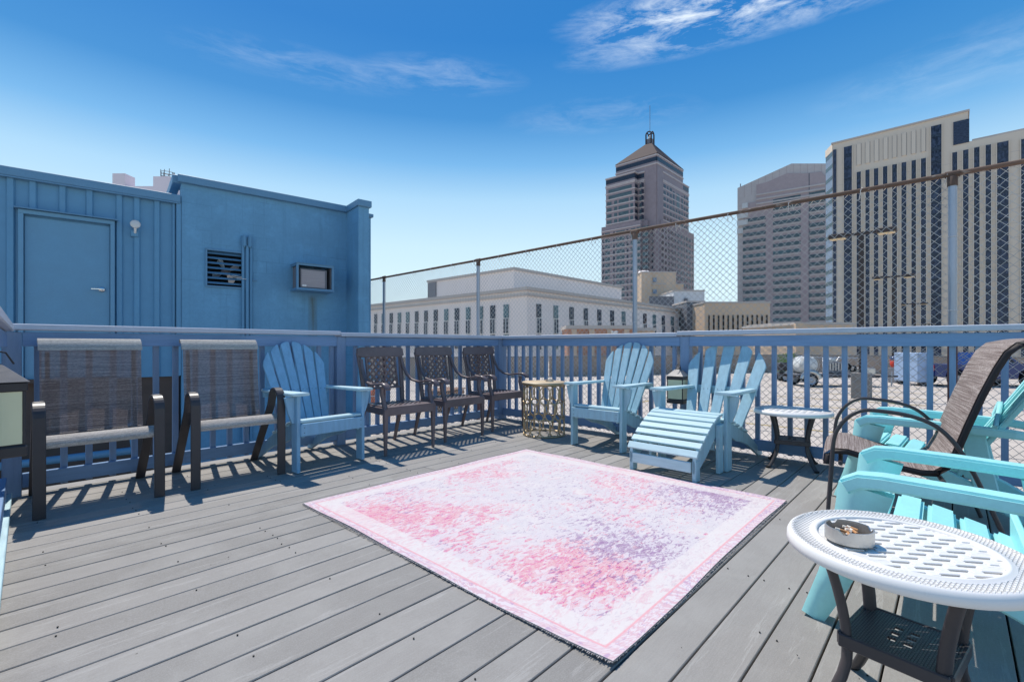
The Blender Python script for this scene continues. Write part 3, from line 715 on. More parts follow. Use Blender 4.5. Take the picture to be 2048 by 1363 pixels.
# ------------------------------------------------------------------ chairs
def rounded_slat(w, L, t, mat4, top='round', w0=None, arc=None):
    """board standing along +y from 0..L, width w at top and w0 at bottom"""
    w0 = w0 or w; out = [(-w0 / 2, 0), (w0 / 2, 0)]
    n = 7
    for i in range(n + 1):
        a = math.pi * i / n
        out.append((w / 2 * math.cos(a), L - w * .28 + w * .28 * math.sin(a)))
    return out
def adirondack(name, n, gapf, label, group, mats, backtilt=24, W=.60, back_w=.52):
    t = thing(name, (0, 0, 0), 0, label, 'chair', group)
    m1, m2 = mats
    AH = .60
    # front legs (boards on edge, facing sideways) and brackets
    for s in (-1, 1):
        x = s * (W / 2 - .02)
        MB().box((x, .045, (AH - .012) / 2), (.028, .09, AH - .012)).build('front_leg', m1, t, .004)
        out = [(0, 0), (0, -.20), (.018, -.20), (.05, -.12), (.075, 0)]
        MB().prism([(a, b) for a, b in out], .024, Matrix.Translation((x + s * .0145, .058, AH - .022)) @ (Matrix.Rotation(0, 4, 'Z')) @ Matrix.Rotation(R(90), 4, 'X') @ (Matrix.Scale(s, 4, (1, 0, 0)))).build('arm_bracket', m1, t, .002)
        # arm: paddle widening to the front
        o = [(-.055, -.045), (.075, -.045), (.085, -.02), (.080, .12), (.055, .35), (.030, .60), (.0, .66), (-.03, .66), (-.035, .40), (-.050, .15)]
        o = [(s * a + x - s * .01, b) for a, b in o]
        if s < 0: o.reverse()
        MB().prism(o, .022, Matrix.Translation((0, 0, AH - .011)) @ Matrix.Rotation(R(-.6), 4, 'X')).build('arm', m2, t, .005, 2)
        # side stringer: seat support sweeping down to the rear foot
        top = [(0.0, .36), (.10, .375), (.22, .335), (.40, .27), (.50, .235), (.62, .165), (.74, .085), (.83, .03)]
        bot = [(.84, .0), (.76, .0), (.66, .05), (.52, .125), (.40, .165), (.28, .19), (.14, .25), (.04, .262), (0.0, .262)]
        MB().prism(top + bot, .024, Matrix.Translation((s * (W / 2 - .062) - .012, .012, 0)) @ Matrix(((0, 0, 1, 0), (1, 0, 0, 0), (0, 1, 0, 0), (0, 0, 0, 1)))).build('side_rail', m1, t, .003)
    # front apron
    MB().box((0, -.006 + .0, .325), (W - .06, .022, .095)).build('front_apron', m1, t, .003)
    for i, (y, z, ang) in enumerate(((.045, .382, 2), (.125, .374, -12), (.205, .350, -16), (.285, .320, -17), (.365, .288, -17), (.445, .256, -17))):
        MB().box((0, 0, 0), (W - .07, .070, .020)).build('seat_slat', m2, t, .003)
        o = bpy.data.objects[-1] if False else None
        c = kids_last(t); c.location = (0, y, z + .006); c.rotation_euler = (R(ang), 0, 0)
    # rear cross rails
    MB().box((0, .60, AH - .028), (W - .02, .022, .07)).build('back_rail', m1, t, .003)
    # back slats fanned, rounded tops under an arch
    tilt = R(backtilt); L0 = .86
    base_y, base_z = .385, .215
    frame = Matrix.Translation((0, base_y, base_z)) @ Matrix.Rotation(-tilt, 4, 'X') @ Matrix.Rotation(R(90), 4, 'X')
    wb = back_w / n * .80; wt = back_w * 1.06 / n
    for i in range(n):
        u = i - (n - 1) / 2
        fan = u * R(2.8 if n > 5 else 4.6)
        frac = abs(u) / ((n - 1) / 2)
        L = L0 * (1 - .165 * frac ** 2.0) + (.01 if n == 5 else 0)
        w1 = wt * gapf
        w0 = wb * gapf
        # outline in board space, arched top following the fan
        out = [(-w0 / 2, 0), (w0 / 2, 0)]
        for q in range(7):
            xx = w1 / 2 - w1 * q / 6
            arch = -(((xx + u * wt) / (wt * (n - 1) / 2)) ** 2 - (u / ((n - 1) / 2)) ** 2) * .15
            cr = -.009 * max(0, abs(q - 3) - 2.0) ** 1.6
            out.append((xx, L + arch + cr))
        mat = frame @ Matrix.Translation((u * wb, 0, 0)) @ Matrix.Rotation(-fan, 4, 'Z')
        MB().prism(out, .020, mat).build('back_slat', m1, t, .003)
    MB().box((0, base_y + .045, base_z + .03), (back_w * .84, .025, .07)).build('lower_back_rail', m1, t, .003)
    scw = MB()
    for i in range(n):
        u = i - (n - 1) / 2; fan = u * R(2.8 if n > 5 else 4.6)
        for hh in (.075, .40):
            for dx in (-.018, .018):
                p = frame @ Matrix.Translation((u * wb, 0, 0)) @ Matrix.Rotation(-fan, 4, 'Z') @ Vector((dx, hh, .0212))
                scw.box(p, (.005, .0015, .005), Matrix.Rotation(-tilt, 3, 'X'))
    for s in (-1, 1):
        for z_ in (.305, .345): scw.box((s * (W / 2 - .055), -.0178, z_), (.005, .0015, .005))
        for i, y_ in enumerate((.08, .20)): scw.box((s * (W / 2 - .0045), y_ * .5, .50 - i * .12), (.0015, .005, .005))
    tag(scw.build('screw_head', M['screw'], t), kind='stuff')
    return t
_last = {}
def kids_last(t):
    return list(bpy.data.objects)[-1] if False else _lastobj[0]
_lastobj = [None]
_link0 = link
def link(name, me, parent=None, loc=None, rot=None):
    o = _link0(name, me, parent, loc, rot); _lastobj[0] = o; return o

AG = 'wooden adirondack chairs'
aL = adirondack('adirondack_chair', 6, .955, 'blue adirondack chair between the brown sling chair and the lattice chairs', AG, (M['adi_dk'], M['adi2']), W=.60, back_w=.47)
aL.location = (1.80, 3.66, 0); aL.rotation_euler = (0, 0, R(4))
aR = adirondack('adirondack_chair', 6, .955, 'blue adirondack chair right of the gold drum table', AG, (M['adi'], M['adi2']), W=.58, back_w=.47)
aR.location = (3.79, 2.475, 0); aR.rotation_euler = (0, 0, R(-90))
aS = adirondack('adirondack_chair', 5, .80, 'pale blue adirondack chair with five wide spaced slats behind the footrest', AG, (M['adi'], M['adi2']), backtilt=27, W=.60, back_w=.60)
aS.location = (3.80, 1.57, 0); aS.rotation_euler = (0, 0, R(-94))

# footrest
ot = thing('footrest', (3.335, 1.60, 0), R(-91.5), 'blue slatted footrest in front of the five slat adirondack chair', 'footstool')
W_ = .56
def arc_z(y): return .175 + .25 * math.sin(min(1, y / .46) * math.pi * .47)
for s in (-1, 1):
    x = s * (W_ / 2 - .03)
    top = [(y, arc_z(y)) for y in [0, .04, .08, .13, .18, .23, .28, .33, .38, .43, .455]]
    bot = [(.455, .33), (.40, .30), (.30, .235), (.20, .16), (.10, .10), (.04, .07), (0, .06)]
    MB().prism(top + bot, .024, Matrix.Translation((x - .012, 0, 0)) @ Matrix(((0, 0, 1, 0), (1, 0, 0, 0), (0, 1, 0, 0), (0, 0, 0, 1)))).build('side_rail', M['adi'], ot, .003)
    MB().box((x - s * .0, .035, .075), (.030, .07, .15)).build('front_leg', M['adi'], ot, .004)
    MB().box((x + s * .027, .395, .185), (.028, .085, .37)).build('rear_leg', M['adi'], ot, .004)
MB().box((0, -.004, .105), (W_ - .10, .022, .075)).build('front_apron', M['adi2'], ot, .003)
MB().box((0, .40, .20), (W_ - .08, .022, .07)).build('rear_apron', M['adi'], ot, .003)
for i in range(8):
    y = .012 + i * .0615; z = arc_z(y); z2 = arc_z(min(y + .01, .46)); a = math.atan2(z2 - z, .01)
    if i == 0: a = R(52)
    MB().box((0, 0, 0), (W_ - .005, .054, .020)).build('slat', M['adi2'], ot, .003)
    o = _lastobj[0]; o.location = (random.uniform(-.003, .003), y, z + .012); o.rotation_euler = (a, 0, R(random.uniform(-.5, .5)))

# brown sling dining chairs
def sling_chair():
    t = thing('sling_chair', (0, 0, 0), 0, 'x', 'chair', 'brown sling dining chairs')
    W = .61
    for s in (-1, 1):
        x = s * (W / 2 - .03)
        path = [(x, 0, 0), (x, 0.0, .30), (x, .0, .52)]
        for i in range(1, 16):
            a = math.pi * i / 16; path.append((x, .10 - .10 * math.cos(a), .545 + .095 * math.sin(a)))
        path += [(x, .225, .50), (x, .38, .32), (x, .55, .12), (x, .65, .0)]
        MB().sweep(path, .056, .018, (0, 1, .01)).build('arm_and_leg', M['black_metal'], t, .003)
    for s in (-1, 1):
        x = s * (W / 2 - .085)
        rail = [(x, .04, .405), (x, .20, .375), (x, .39, .36), (x, .455, .39), (x, .495, .52), (x, .532, .78), (x, .545, .93)]
        MB().sweep(rail, .022, .034, (0, 1, .3), False).build('side_frame', M['black_metal'], t, .003)
    MB().box((0, .045, .412), (W - .06, .03, .045)).build('front_bar', M['black_metal'], t, .004)
    MB().tube([(-W / 2 + .05, .46, .40), (W / 2 - .05, .46, .40)], .013, 8).build('rear_bar', M['black_metal'], t)
    def strip(pts, w, th):
        mb = MB(); return mb.sweep(pts, w, th, (0, 1, .3), True)
    bw = W - .125
    back = [(0, .425, .395), (0, .445, .48), (0, .468, .62), (0, .488, .76), (0, .503, .90), (0, .508, .945)]
    def sheet(pts, w, n=6, bow=.0):
        mb = MB(); vs = []; k = len(pts)
        for p in pts:
            for j in range(n + 1):
                s = j / n - .5; vs.append((s * w, p[1] + bow * (1 - 4 * s * s), p[2]))
        mb.add(vs, [(i * (n + 1) + j, i * (n + 1) + j + 1, (i + 1) * (n + 1) + j + 1, (i + 1) * (n + 1) + j) for i in range(k - 1) for j in range(n)], True)
        return mb
    sheet(back, bw + .03, 6, .022).build('back_sling', M['sling'], t)
    topr = [(0, .507, .940), (0, .511, .962), (0, .527, .985), (0, .550, 1.006), (0, .576, 1.018), (0, .600, 1.012), (0, .605, .99)]
    sheet(topr, bw + .045, 6).build('headrest_roll', M['sling_top'], t)
    seat = [(0, .012, .385), (0, .002, .400), (0, .008, .418), (0, .040, .440), (0, .085, .450), (0, .13, .440), (0, .22, .410), (0, .34, .388), (0, .41, .385), (0, .425, .395)]
    sheet(seat, bw + .035, 6, 0).build('seat_sling', M['sling_seat'], t)
    return t
sA = sling_chair(); sA['label'] = 'brown sling chair at the far left beside the near lantern'
sA.location = (.402, 3.745, 0)
sB = dup(sA, (1.150, 3.735, 0), R(-2), 'brown sling chair next to the blue adirondack chair')

# bronze lattice back chairs
def lattice_chair():
    t = thing('lattice_chair', (0, 0, 0), 0, 'x', 'chair', 'bronze lattice back chairs')
    W = .56; m = M['cast']
    for s in (-1, 1):
        x = s * (W / 2 - .02)
        MB().sweep([(x, .02, 0), (x, .02, .20), (x, .02, .36), (x, .02, .405)], [.024, .032, .040, .042], [.024, .032, .040, .042], (0, 1, .01)).build('front_leg', m, t, .004)
        # arm support and arm in one casting
        arm = [(x, .015, .39), (x * .985, .05, .46), (x * 1.0, .075, .54), (x * 1.02, .07, .60)]
        MB().sweep(arm, [.042, .032, .030, .032], [.032, .026, .026, .028], (0, 1, .01), True).build('arm_support', m, t, .004)
        a2 = [(x * 1.04, -.035, .585), (x * 1.04, -.02, .612), (x * 1.04, .03, .632), (x * 1.03, .12, .628), (x * 1.0, .24, .612), (x * .96, .34, .628), (x * .91, .42, .68), (x * .88, .475, .76), (x * .86, .50, .84)]
        MB().sweep(a2, [.055, .058, .056, .044, .036, .032, .028, .026, .024], [.014, .020, .022, .020, .018, .018, .018, .020, .020], (0, 0, 1), True).build('arm', m, t, .005)
        MB().sweep([(x * .80, .60, 0), (x * .80, .545, .18), (x * .80, .47, .38)], [.026, .032, .036], [.026, .032, .036], (0, 1, .2)).build('rear_leg', m, t, .004)
        MB().sweep([(x * .80, .455, .38), (x * .82, .475, .55), (x * .86, .508, .75), (x * .90, .545, .90)], .036, .024, (0, 1, .2), True).build('back_upright', m, t, .003)
    # seat frame, deep rails and woven top
    for c_, d_ in (((0, .015, .385), (W - .04, .03, .075)), ((0, .445, .385), (W * .80, .03, .06))): MB().box(c_, d_).build('seat_rail', m, t, .006, 2)
    for s in (-1, 1): MB().beam((s * (W / 2 - .022), .02, .385), (s * (W * .40), .45, .385), .03, .065).build('seat_rail', m, t, .006)
    st = MB()
    def sx(y): return (W / 2 - .03) * (1 - .16 * y / .45)
    st.add([(-sx(0), 0, .415), (sx(0), 0, .415), (sx(.06), .06, .422), (-sx(.06), .06, .422), (-sx(0), 0, .425), (sx(0), 0, .425), (sx(.06), .06, .430), (-sx(.06), .06, .430)],
           [(0, 3, 2, 1), (4, 5, 6, 7), (0, 1, 5, 4), (1, 2, 6, 5), (2, 3, 7, 6), (3, 0, 4, 7)])
    for s in (-1, 1):
        st.beam((s * (sx(.03) - .02), .03, .421), (s * (sx(.43) - .02), .43, .421), .05, .012)
    for i in range(-7, 8):
        x0 = i * .055
        for d in (-1, 1):
            p0 = Vector((x0, .05, .421)); pts = []
            for q in range(2):
                pass
            a = (max(-.2, min(.2, x0 - d * .19)), .05); b = (max(-.2, min(.2, x0 + d * .19)), .43)
            ya = .05 + (abs((x0 - d * .19) - a[0])); yb = .43 - (abs((x0 + d * .19) - b[0]))
            if yb - ya > .03: st.beam((a[0], ya, .420 + d * .0025), (b[0], yb, .420 + d * .0025), .017, .006)
    st.build('seat_lattice', m, t, .0)
    # back: crest, lower rail and crossed lattice
    fr = Matrix.Translation((0, .505, .74)) @ Matrix.Rotation(R(-11), 4, 'X')
    crest = [(-.265, .13), (-.255, .205), (-.20, .218), (.20, .218), (.255, .205), (.265, .13), (.20, .118), (-.20, .118)]
    MB().prism(crest, .022, fr @ Matrix.Rotation(R(90), 4, 'X')).build('crest_rail', m, t, .005, 2)
    MB().box((0, 0, -.185), (.44, .022, .022), None, fr).build('lower_back_rail', m, t, .003)
    lt = MB(); hw, zb, ztp = .155, -.175, .125
    stepx = .066
    for i in range(-8, 9):
        for d in (-1, 1):
            # line x = x0 + d*(z-zb) clipped to the panel
            x0 = i * stepx; za, zc = zb, ztp
            xa, xc = x0, x0 + d * (ztp - zb)
            lo, hi = 0.0, 1.0
            for lim in (-hw, hw):
                tt = (lim - xa) / (xc - xa)
                inside_start = -hw <= xa <= hw
                if (xc - xa) > 0:
                    if lim == -hw: lo = max(lo, tt)
                    else: hi = min(hi, tt)
                else:
                    if lim == hw: lo = max(lo, tt)
                    else: hi = min(hi, tt)
            if hi - lo > .06:
                A = fr @ Vector((xa + (xc - xa) * lo, d * .003, za + (zc - za) * lo)); B = fr @ Vector((xa + (xc - xa) * hi, d * .003, za + (zc - za) * hi))
                lt.sweep([A, B], .018, .009, (0, 1, .2))
    lt.build('back_lattice', m, t)
    for s in (-1, 1): MB().box((s * (hw + .006), 0, -.03), (.016, .018, .31), None, fr).build('lattice_stile', m, t, .002)
    return t
lA = lattice_chair(); lA['label'] = 'bronze lattice back chair nearest the blue adirondack chair'
lA.location = (2.545, 3.645, 0)
dup(lA, (3.275, 3.725, 0), R(1), 'bronze lattice back chair in the middle of its row of three')
dup(lA, (4.02, 3.80, 0), R(0), 'bronze lattice back chair partly behind the gold drum table')

# ------------------------------------------------------------------ gold drum table and ashtray on it
gt = thing('drum_table', (4.03, 3.29, 0), 0, 'gold drum table of interlocking rings with a pale round wooden top', 'table')
RR = .225
for z_, r_ in ((.008, .008), (.545, .006)):
    MB().tube([(RR * math.cos(a), RR * math.sin(a), z_) for a in [2 * math.pi * i / 48 for i in range(48)]], r_, 8, (0, 0, 1), True).build('hoop', M['gold'], gt)
MB().lathe([(0, .556), (.236, .556), (.240, .560), (.240, .572), (.236, .576), (0, .576)], 56).build('tabletop', M['oak'], gt)
MB().lathe([(.2405, .551), (.243, .551), (.243, .573), (.2405, .573)], 56).build('top_band', M['gold'], gt)
n_r = 13; hgt = .185
for row in range(3):
    zc = .100 + row * .172
    for k in range(n_r):
        a0 = 2 * math.pi * (k + (.5 if row % 2 else 0)) / n_r
        pts = []
        for i in range(22):
            b = 2 * math.pi * i / 22
            aa = a0 + (.062 * math.cos(b)) / RR; pts.append((RR * math.cos(aa), RR * math.sin(aa), zc + hgt / 2 * math.sin(b)))
        MB().tube(pts, .0062, 6, (math.cos(a0), math.sin(a0), 0), True).build('ring', M['gold'], gt)
def ashtray(loc, r, h, label, butts):
    t = thing('ashtray', loc, R(20), label, 'ashtray')
    b = MB(); seg = 40; notch = (3, 4, 17, 18, 31, 32)
    prof_o, prof_i = r, r - .0035
    vs = []
    for i in range(seg):
        a = 2 * math.pi * i / seg; top = h - (.009 if i in notch else 0)
        for rr, z in ((prof_o, 0), (prof_o, top), (prof_i, top), (prof_i, .004)): vs.append((rr * math.cos(a), rr * math.sin(a), z))
    b.add(vs, [(i * 4 + j, ((i + 1) % seg) * 4 + j, ((i + 1) % seg) * 4 + j + 1, i * 4 + j + 1) for i in range(seg) for j in range(3)], False)
    b.add([(prof_i * math.cos(2 * math.pi * i / seg), prof_i * math.sin(2 * math.pi * i / seg), .004) for i in range(seg)], [tuple(range(seg))])
    b.build('bowl', M['steel'], t)
    MB().lathe([(0, h * .38), (r * .5, h * .36), (r - .005, h * .25), (r - .005, .003)], 24).build('ash_bed', M['ash'], t)
    return t
ashtray((4.10, 3.27, .5765), .045, .024, 'small grey ashtray on the gold drum table', 0)

# ------------------------------------------------------------------ round white resin tables
def resin_table(rad, hgt):
    t = thing('side_table', (0, 0, 0), 0, 'x', 'table', 'white topped round resin tables')
    k = rad / .28
    zt_ = hgt
    MB().lathe([(.200 * k, zt_ - .012), (.200 * k, zt_ - .001), (.204 * k, zt_ + .001), (.210 * k, zt_ + .001), (.213 * k, zt_ - .003), (.258 * k, zt_ - .003),
                (.260 * k, zt_ + .0005), (.266 * k, zt_ + .001), (.274 * k, zt_ - .004), (.279 * k, zt_ - .013), (.280 * k, zt_ - .030), (.274 * k, zt_ - .033), (.268 * k, zt_ - .015), (.200 * k, zt_ - .012)], 80).build('top_rim', M['resin_rim'], t)
    # basket weave with rows of staggered slots, turned 45 degrees to the legs
    la = MB(); rin = .201 * k; ROT = Matrix.Rotation(R(-47), 4, 'Z')
    ph, hh = .029 * k, .0095 * k       # row pitch, slot depth
    pw, hw_ = .074 * k, .040 * k      # slot pitch, slot width
    n = int(rin / ph) + 1
    for i in range(-n, n + 1):
        y = (i + .5) * ph
        w_ = ph - hh
        if abs(y) + w_ / 2 < rin: la.box((0, y, zt_ - .009), (2 * math.sqrt(rin ** 2 - y * y), w_, .006), None, ROT)
        y = i * ph
        if abs(y) > rin - .004: continue
        hx = math.sqrt(max(0, rin ** 2 - y * y)); x = -hx; off = pw / 2 if i % 2 else 0
        m0 = int(-hx / pw) - 2; edges = []
        for m_ in range(m0, -m0 + 1):
            a_, b_ = m_ * pw + off - hw_ / 2, m_ * pw + off + hw_ / 2
            if a_ > -hx + .006 and b_ < hx - .006: edges.append((a_, b_))
        cur = -hx
        for a_, b_ in edges + [(hx, hx)]:
            if a_ - cur > .001: la.box(((cur + a_) / 2, y, zt_ - .009), (a_ - cur, hh + .0006, .0058), None, ROT)
            cur = b_
        # straps that arch over the slots
        for a_, b_ in edges:
            la.box(((a_ + b_) / 2, y + hh * .95, zt_ - .0055), (hw_ * 1.12, ph - hh - .004, .005), Matrix.Rotation(R(3), 3, 'X'), ROT)
            la.box((b_ + (pw - hw_) / 2, y, zt_ - .0058), ((pw - hw_) * .62, ph * .92, .0045), Matrix.Rotation(R(-3), 3, 'X'), ROT)
    la.build('top_lattice', M['white_plastic'], t, .0012)
    # shelf with two rows of square openings
    zs = hgt * .47; sh = .118 * k
    sf = MB(); hs = .020 * k; xs = [-.036 * k, 0, .036 * k]; ys = [-.018 * k, .018 * k]
    yb_ = [-sh, ys[0] - hs / 2, ys[0] + hs / 2, ys[1] - hs / 2, ys[1] + hs / 2, sh]
    for q in (0, 2, 4): sf.box((0, (yb_[q] + yb_[q + 1]) / 2, zs), (2 * sh, yb_[q + 1] - yb_[q], .006))
    xb_ = [-sh] + [v_ for x_ in xs for v_ in (x_ - hs / 2, x_ + hs / 2)] + [sh]
    for y_ in ys:
        for q in (0, 2, 4, 6): sf.box(((xb_[q] + xb_[q + 1]) / 2, y_, zs), (xb_[q + 1] - xb_[q], hs, .0058))
    sf.build('shelf', M['shelf'], t)
    for s in (-1, 1):
        MB().box((s * sh, 0, zs - .012), (.012, sh * 2, .034)).build('shelf_edge', M['black_metal'], t, .003)
        MB().box((0, s * sh, zs - .012), (sh * 2 - .012, .012, .034)).build('shelf_edge', M['black_metal'], t, .003)
    prof = [(.5 * math.cos(a) , .5 * math.sin(a)) for a in [2 * math.pi * i / 10 for i in range(10)]]
    for q in range(4):
        a = R(45 + 90 * q); ca, sa = math.cos(a), math.sin(a)
        pts = []
        for i in range(13):
            z = hgt - .02 - (hgt - .02) * i / 12; u = i / 12
            r = (.205 - .062 * math.sin(min(1, u / .62) * math.pi / 2) if u < .62 else .143 + .085 * ((u - .62) / .38) ** 1.7) * k
            pts.append((r * ca, r * sa, z))
        MB().sweep(pts, [.024 * k] * 12 + [.021 * k], .036 * k, (-sa, ca, 0), True, prof).build('leg', M['black_metal'], t)
        f = MB().lathe([(0, 0), (.015, 0), (.017, .012), (.0, .014)], 12, (pts[-1][0], pts[-1][1], 0)).build('foot', M['tyre'], _lastobj[0])
    MB().lathe([(.19 * k, hgt - .032), (.19 * k, hgt - .014), (.20 * k, hgt - .014), (.20 * k, hgt - .032), (.19 * k, hgt - .032)], 40).build('under_ring', M['white_plastic'], t)
    return t
def m_resin_rim():
    m, t, b = mat_base('white resin with pressed wicker relief')
    v = coords(t, (1, 1, 1), rnd=False); bk = nd(t, 'ShaderNodeTexBrick'); bk.inputs['Scale'].default_value = 1
    bk.inputs['Brick Width'].default_value = .014; bk.inputs['Row Height'].default_value = .0075; bk.inputs['Mortar Size'].default_value = .0016; bk.inputs['Mortar Smooth'].default_value = .5
    bk.offset = .5
    t.links.new(v, bk.inputs['Vector'])
    sp = nd(t, 'ShaderNodeVectorMath', operation='LENGTH'); cz = nd(t, 'ShaderNodeMapping'); cz.inputs['Scale'].default_value = (1, 1, 0); t.links.new(v, cz.inputs[0]); t.links.new(cz.outputs[0], sp.inputs[0])
    inr = ramp(t, sp.outputs['Value'], [(.2045, (0, 0, 0)), (.2055, (1, 1, 1)), (.246, (1, 1, 1)), (.247, (0, 0, 0))]).outputs[0]
    mm = nd(t, 'ShaderNodeMath', operation='MULTIPLY'); t.links.new(bk.outputs['Fac'], mm.inputs[0]); t.links.new(inr, mm.inputs[1])
    c = mix(t, mm.outputs[0], (.80, .775, .74), (.54, .515, .48)); d = noise(t, 30, 6, .7, v)
    c = mix(t, ramp(t, d.outputs['Fac'], [(.62, (0, 0, 0)), (.75, (.35, .35, .35))]).outputs[0], c, (.60, .57, .53))
    t.links.new(c, b.inputs['Base Color']); b.inputs['Roughness'].default_value = .42
    iv = nd(t, 'ShaderNodeMath', operation='SUBTRACT'); iv.inputs[0].default_value = 1; t.links.new(mm.outputs[0], iv.inputs[1])
    bump(t, iv.outputs[0], .9, .002, b); return m
M['resin_rim'] = m_resin_rim()
def m_shelf():
    m, t, b = mat_base('charcoal resin wicker shelf'); v = coords(t, (1, 1, 1), rnd=False); bk = nd(t, 'ShaderNodeTexBrick'); bk.inputs['Scale'].default_value = 1
    bk.inputs['Brick Width'].default_value = .011; bk.inputs['Row Height'].default_value = .006; bk.inputs['Mortar Size'].default_value = .0016; bk.inputs['Mortar Smooth'].default_value = .4
    t.links.new(v, bk.inputs['Vector'])
    t.links.new(mix(t, bk.outputs['Fac'], (.085, .082, .085), (.02, .02, .022)), b.inputs['Base Color']); b.inputs['Roughness'].default_value = .45
    iv = nd(t, 'ShaderNodeMath', operation='SUBTRACT'); iv.inputs[0].default_value = 1; t.links.new(bk.outputs['Fac'], iv.inputs[1]); bump(t, iv.outputs[0], .9, .002, b); return m
M['shelf'] = m_shelf()
tn = resin_table(.260, .462); tn['label'] = 'round white topped table in the near right corner holding the steel ashtray'
tn.location = (1.580, .098, 0); tn.rotation_euler = (0, 0, R(-9))
tf = dup(tn, (4.36, .965, 0), R(12), 'round white topped table by the railing right of the footrest'); tf.scale = (1.09, 1.09, .98)
at = ashtray((1.505, .202, .4645), .054, .034, 'round steel ashtray full of cigarette butts on the near white table', 1)
for i in range(14):
    a = random.uniform(0, 6.28); rr = random.uniform(0, .030); L = random.uniform(.020, .030); th = random.uniform(0, 3.14)
    c = Vector((rr * math.cos(a), rr * math.sin(a), .020 + random.uniform(0, .008)))
    d = Vector((math.cos(th), math.sin(th), random.uniform(-.25, .35))).normalized() * L / 2
    b_ = thing('cigarette_butt', Vector(at.location) + c, 0, 'cigarette butt lying in the steel ashtray', 'cigarette butt', 'cigarette butts in the steel ashtray')
    MB().tube([-d, d * .3], .0038, 7).build('filter', M['butts'], b_)
    MB().tube([d * .3 + d * .001, d], .0037, 7).build('paper', M['paper'], b_)

# ------------------------------------------------------------------ turquoise resin adirondack chairs
def aqua_chair():
    t = thing('resin_adirondack_chair', (0, 0, 0), 0, 'x', 'chair', 'turquoise resin adirondack chairs')
    m = M['aqua']; W = .66; AH = .52
    rp = [(-.5, -.5), (.5, -.5), (.5, .5), (-.5, .5)]
    for s in (-1, 1):
        x = s * (W / 2 - .05)
        # arm runs to the back; the front leg flows down and forward from it
        arm = [(x, -.01, AH - .030), (x, .03, AH - .006), (x, .09, AH), (x, .30, AH - .004), (x * .99, .50, AH - .012), (x * .95, .66, AH - .02), (x * .90, .74, AH - .03)]
        MB().sweep(arm, [.075, .082, .088, .088, .082, .07, .05], [.05, .05, .046, .044, .044, .044, .04], (0, 0, 1), False, rp).build('arm', m, t, .008, 2)
        leg = [(x, .045, AH - .03), (x * .99, .015, .34), (x * .96, -.045, .16), (x * .93, -.11, 0)]
        MB().sweep(leg, .055, [.15, .125, .095, .07], (0, 1, .2), True, [(-.5, -.5), (.5, -.5), (.5, .5), (-.5, .5)]).build('front_leg', m, t, .010, 2)
        rear = [(x * .88, .10, .31), (x * .86, .38, .22), (x * .84, .62, .11), (x * .83, .80, .0)]
        MB().sweep(rear, .04, [.09, .085, .08, .07], (0, 0, 1), False).build('rear_leg', m, t, .008)
        MB().sweep([(x * .92, .50, AH - .03), (x * .90, .53, .30), (x * .88, .56, .15)], .035, .10, (0, 1, .2), False).build('arm_brace', m, t, .006)
    # curved seat of five lobed slats
    prof = [(-.01, .30, 60), (.055, .355, 12), (.145, .352, -6), (.235, .330, -14), (.325, .300, -16), (.415, .268, -17)]
    for i, (y, z, a) in enumerate(prof):
        MB().box((0, 0, 0), (W - .22, .080, .030)).build('seat_slat', m, t, .010, 2)
        o = _lastobj[0]; o.location = (0, y, z); o.rotation_euler = (R(a), 0, 0)
    MB().box((0, .21, .29), (.05, .46, .03), Matrix.Rotation(R(-13), 3, 'X')).build('seat_spine', m, t, .006)
    # fan back, ribs between slats
    tilt = R(30); fr = Matrix.Translation((0, .43, .245)) @ Matrix.Rotation(-tilt, 4, 'X') @ Matrix.Rotation(R(90), 4, 'X')
    n = 7
    for i in range(n):
        u = i - (n - 1) / 2; L = .80 * (1 - .20 * (abs(u) / 3) ** 2)
        w0, w1 = .062, .092; out = [(-w0 / 2, 0), (w0 / 2, 0), (w1 / 2, L - .03)]
        for q in range(1, 5): out.append((w1 / 2 * math.cos(math.pi * q / 5), L - .03 + .03 * math.sin(math.pi * q / 5)))
        out.append((-w1 / 2, L - .03))
        mat = fr @ Matrix.Translation((u * .066, 0, -.006 * u * u * .5)) @ Matrix.Rotation(-u * R(2.6), 4, 'Z')
        MB().prism(out, .026, mat).build('back_slat', m, t, .006, 2)
    bk_ = MB()
    pts = [fr @ Vector((x_, .42 - .10 * (x_ / .3) ** 2, .034 - .03 * (x_ / .3) ** 2)) for x_ in (-.30, -.2, -.1, 0, .1, .2, .30)]
    bk_.sweep(pts, .05, .02, (0, 1, 0), True).build('back_band', m, t, .004)
    pts = [fr @ Vector((x_, .06, .036)) for x_ in (-.22, 0, .22)]
    MB().sweep(pts, .10, .02, (0, 1, 0)).build('back_band', m, t, .004)
    return t
qA = aqua_chair(); qA['label'] = 'turquoise resin adirondack chair behind the near white table'
qA.location = (2.265, .270, 0); qA.rotation_euler = (0, 0, R(181))
qB = dup(qA, (3.93, .42, 0), R(178), 'turquoise resin adirondack chair behind the brown padded recliner')

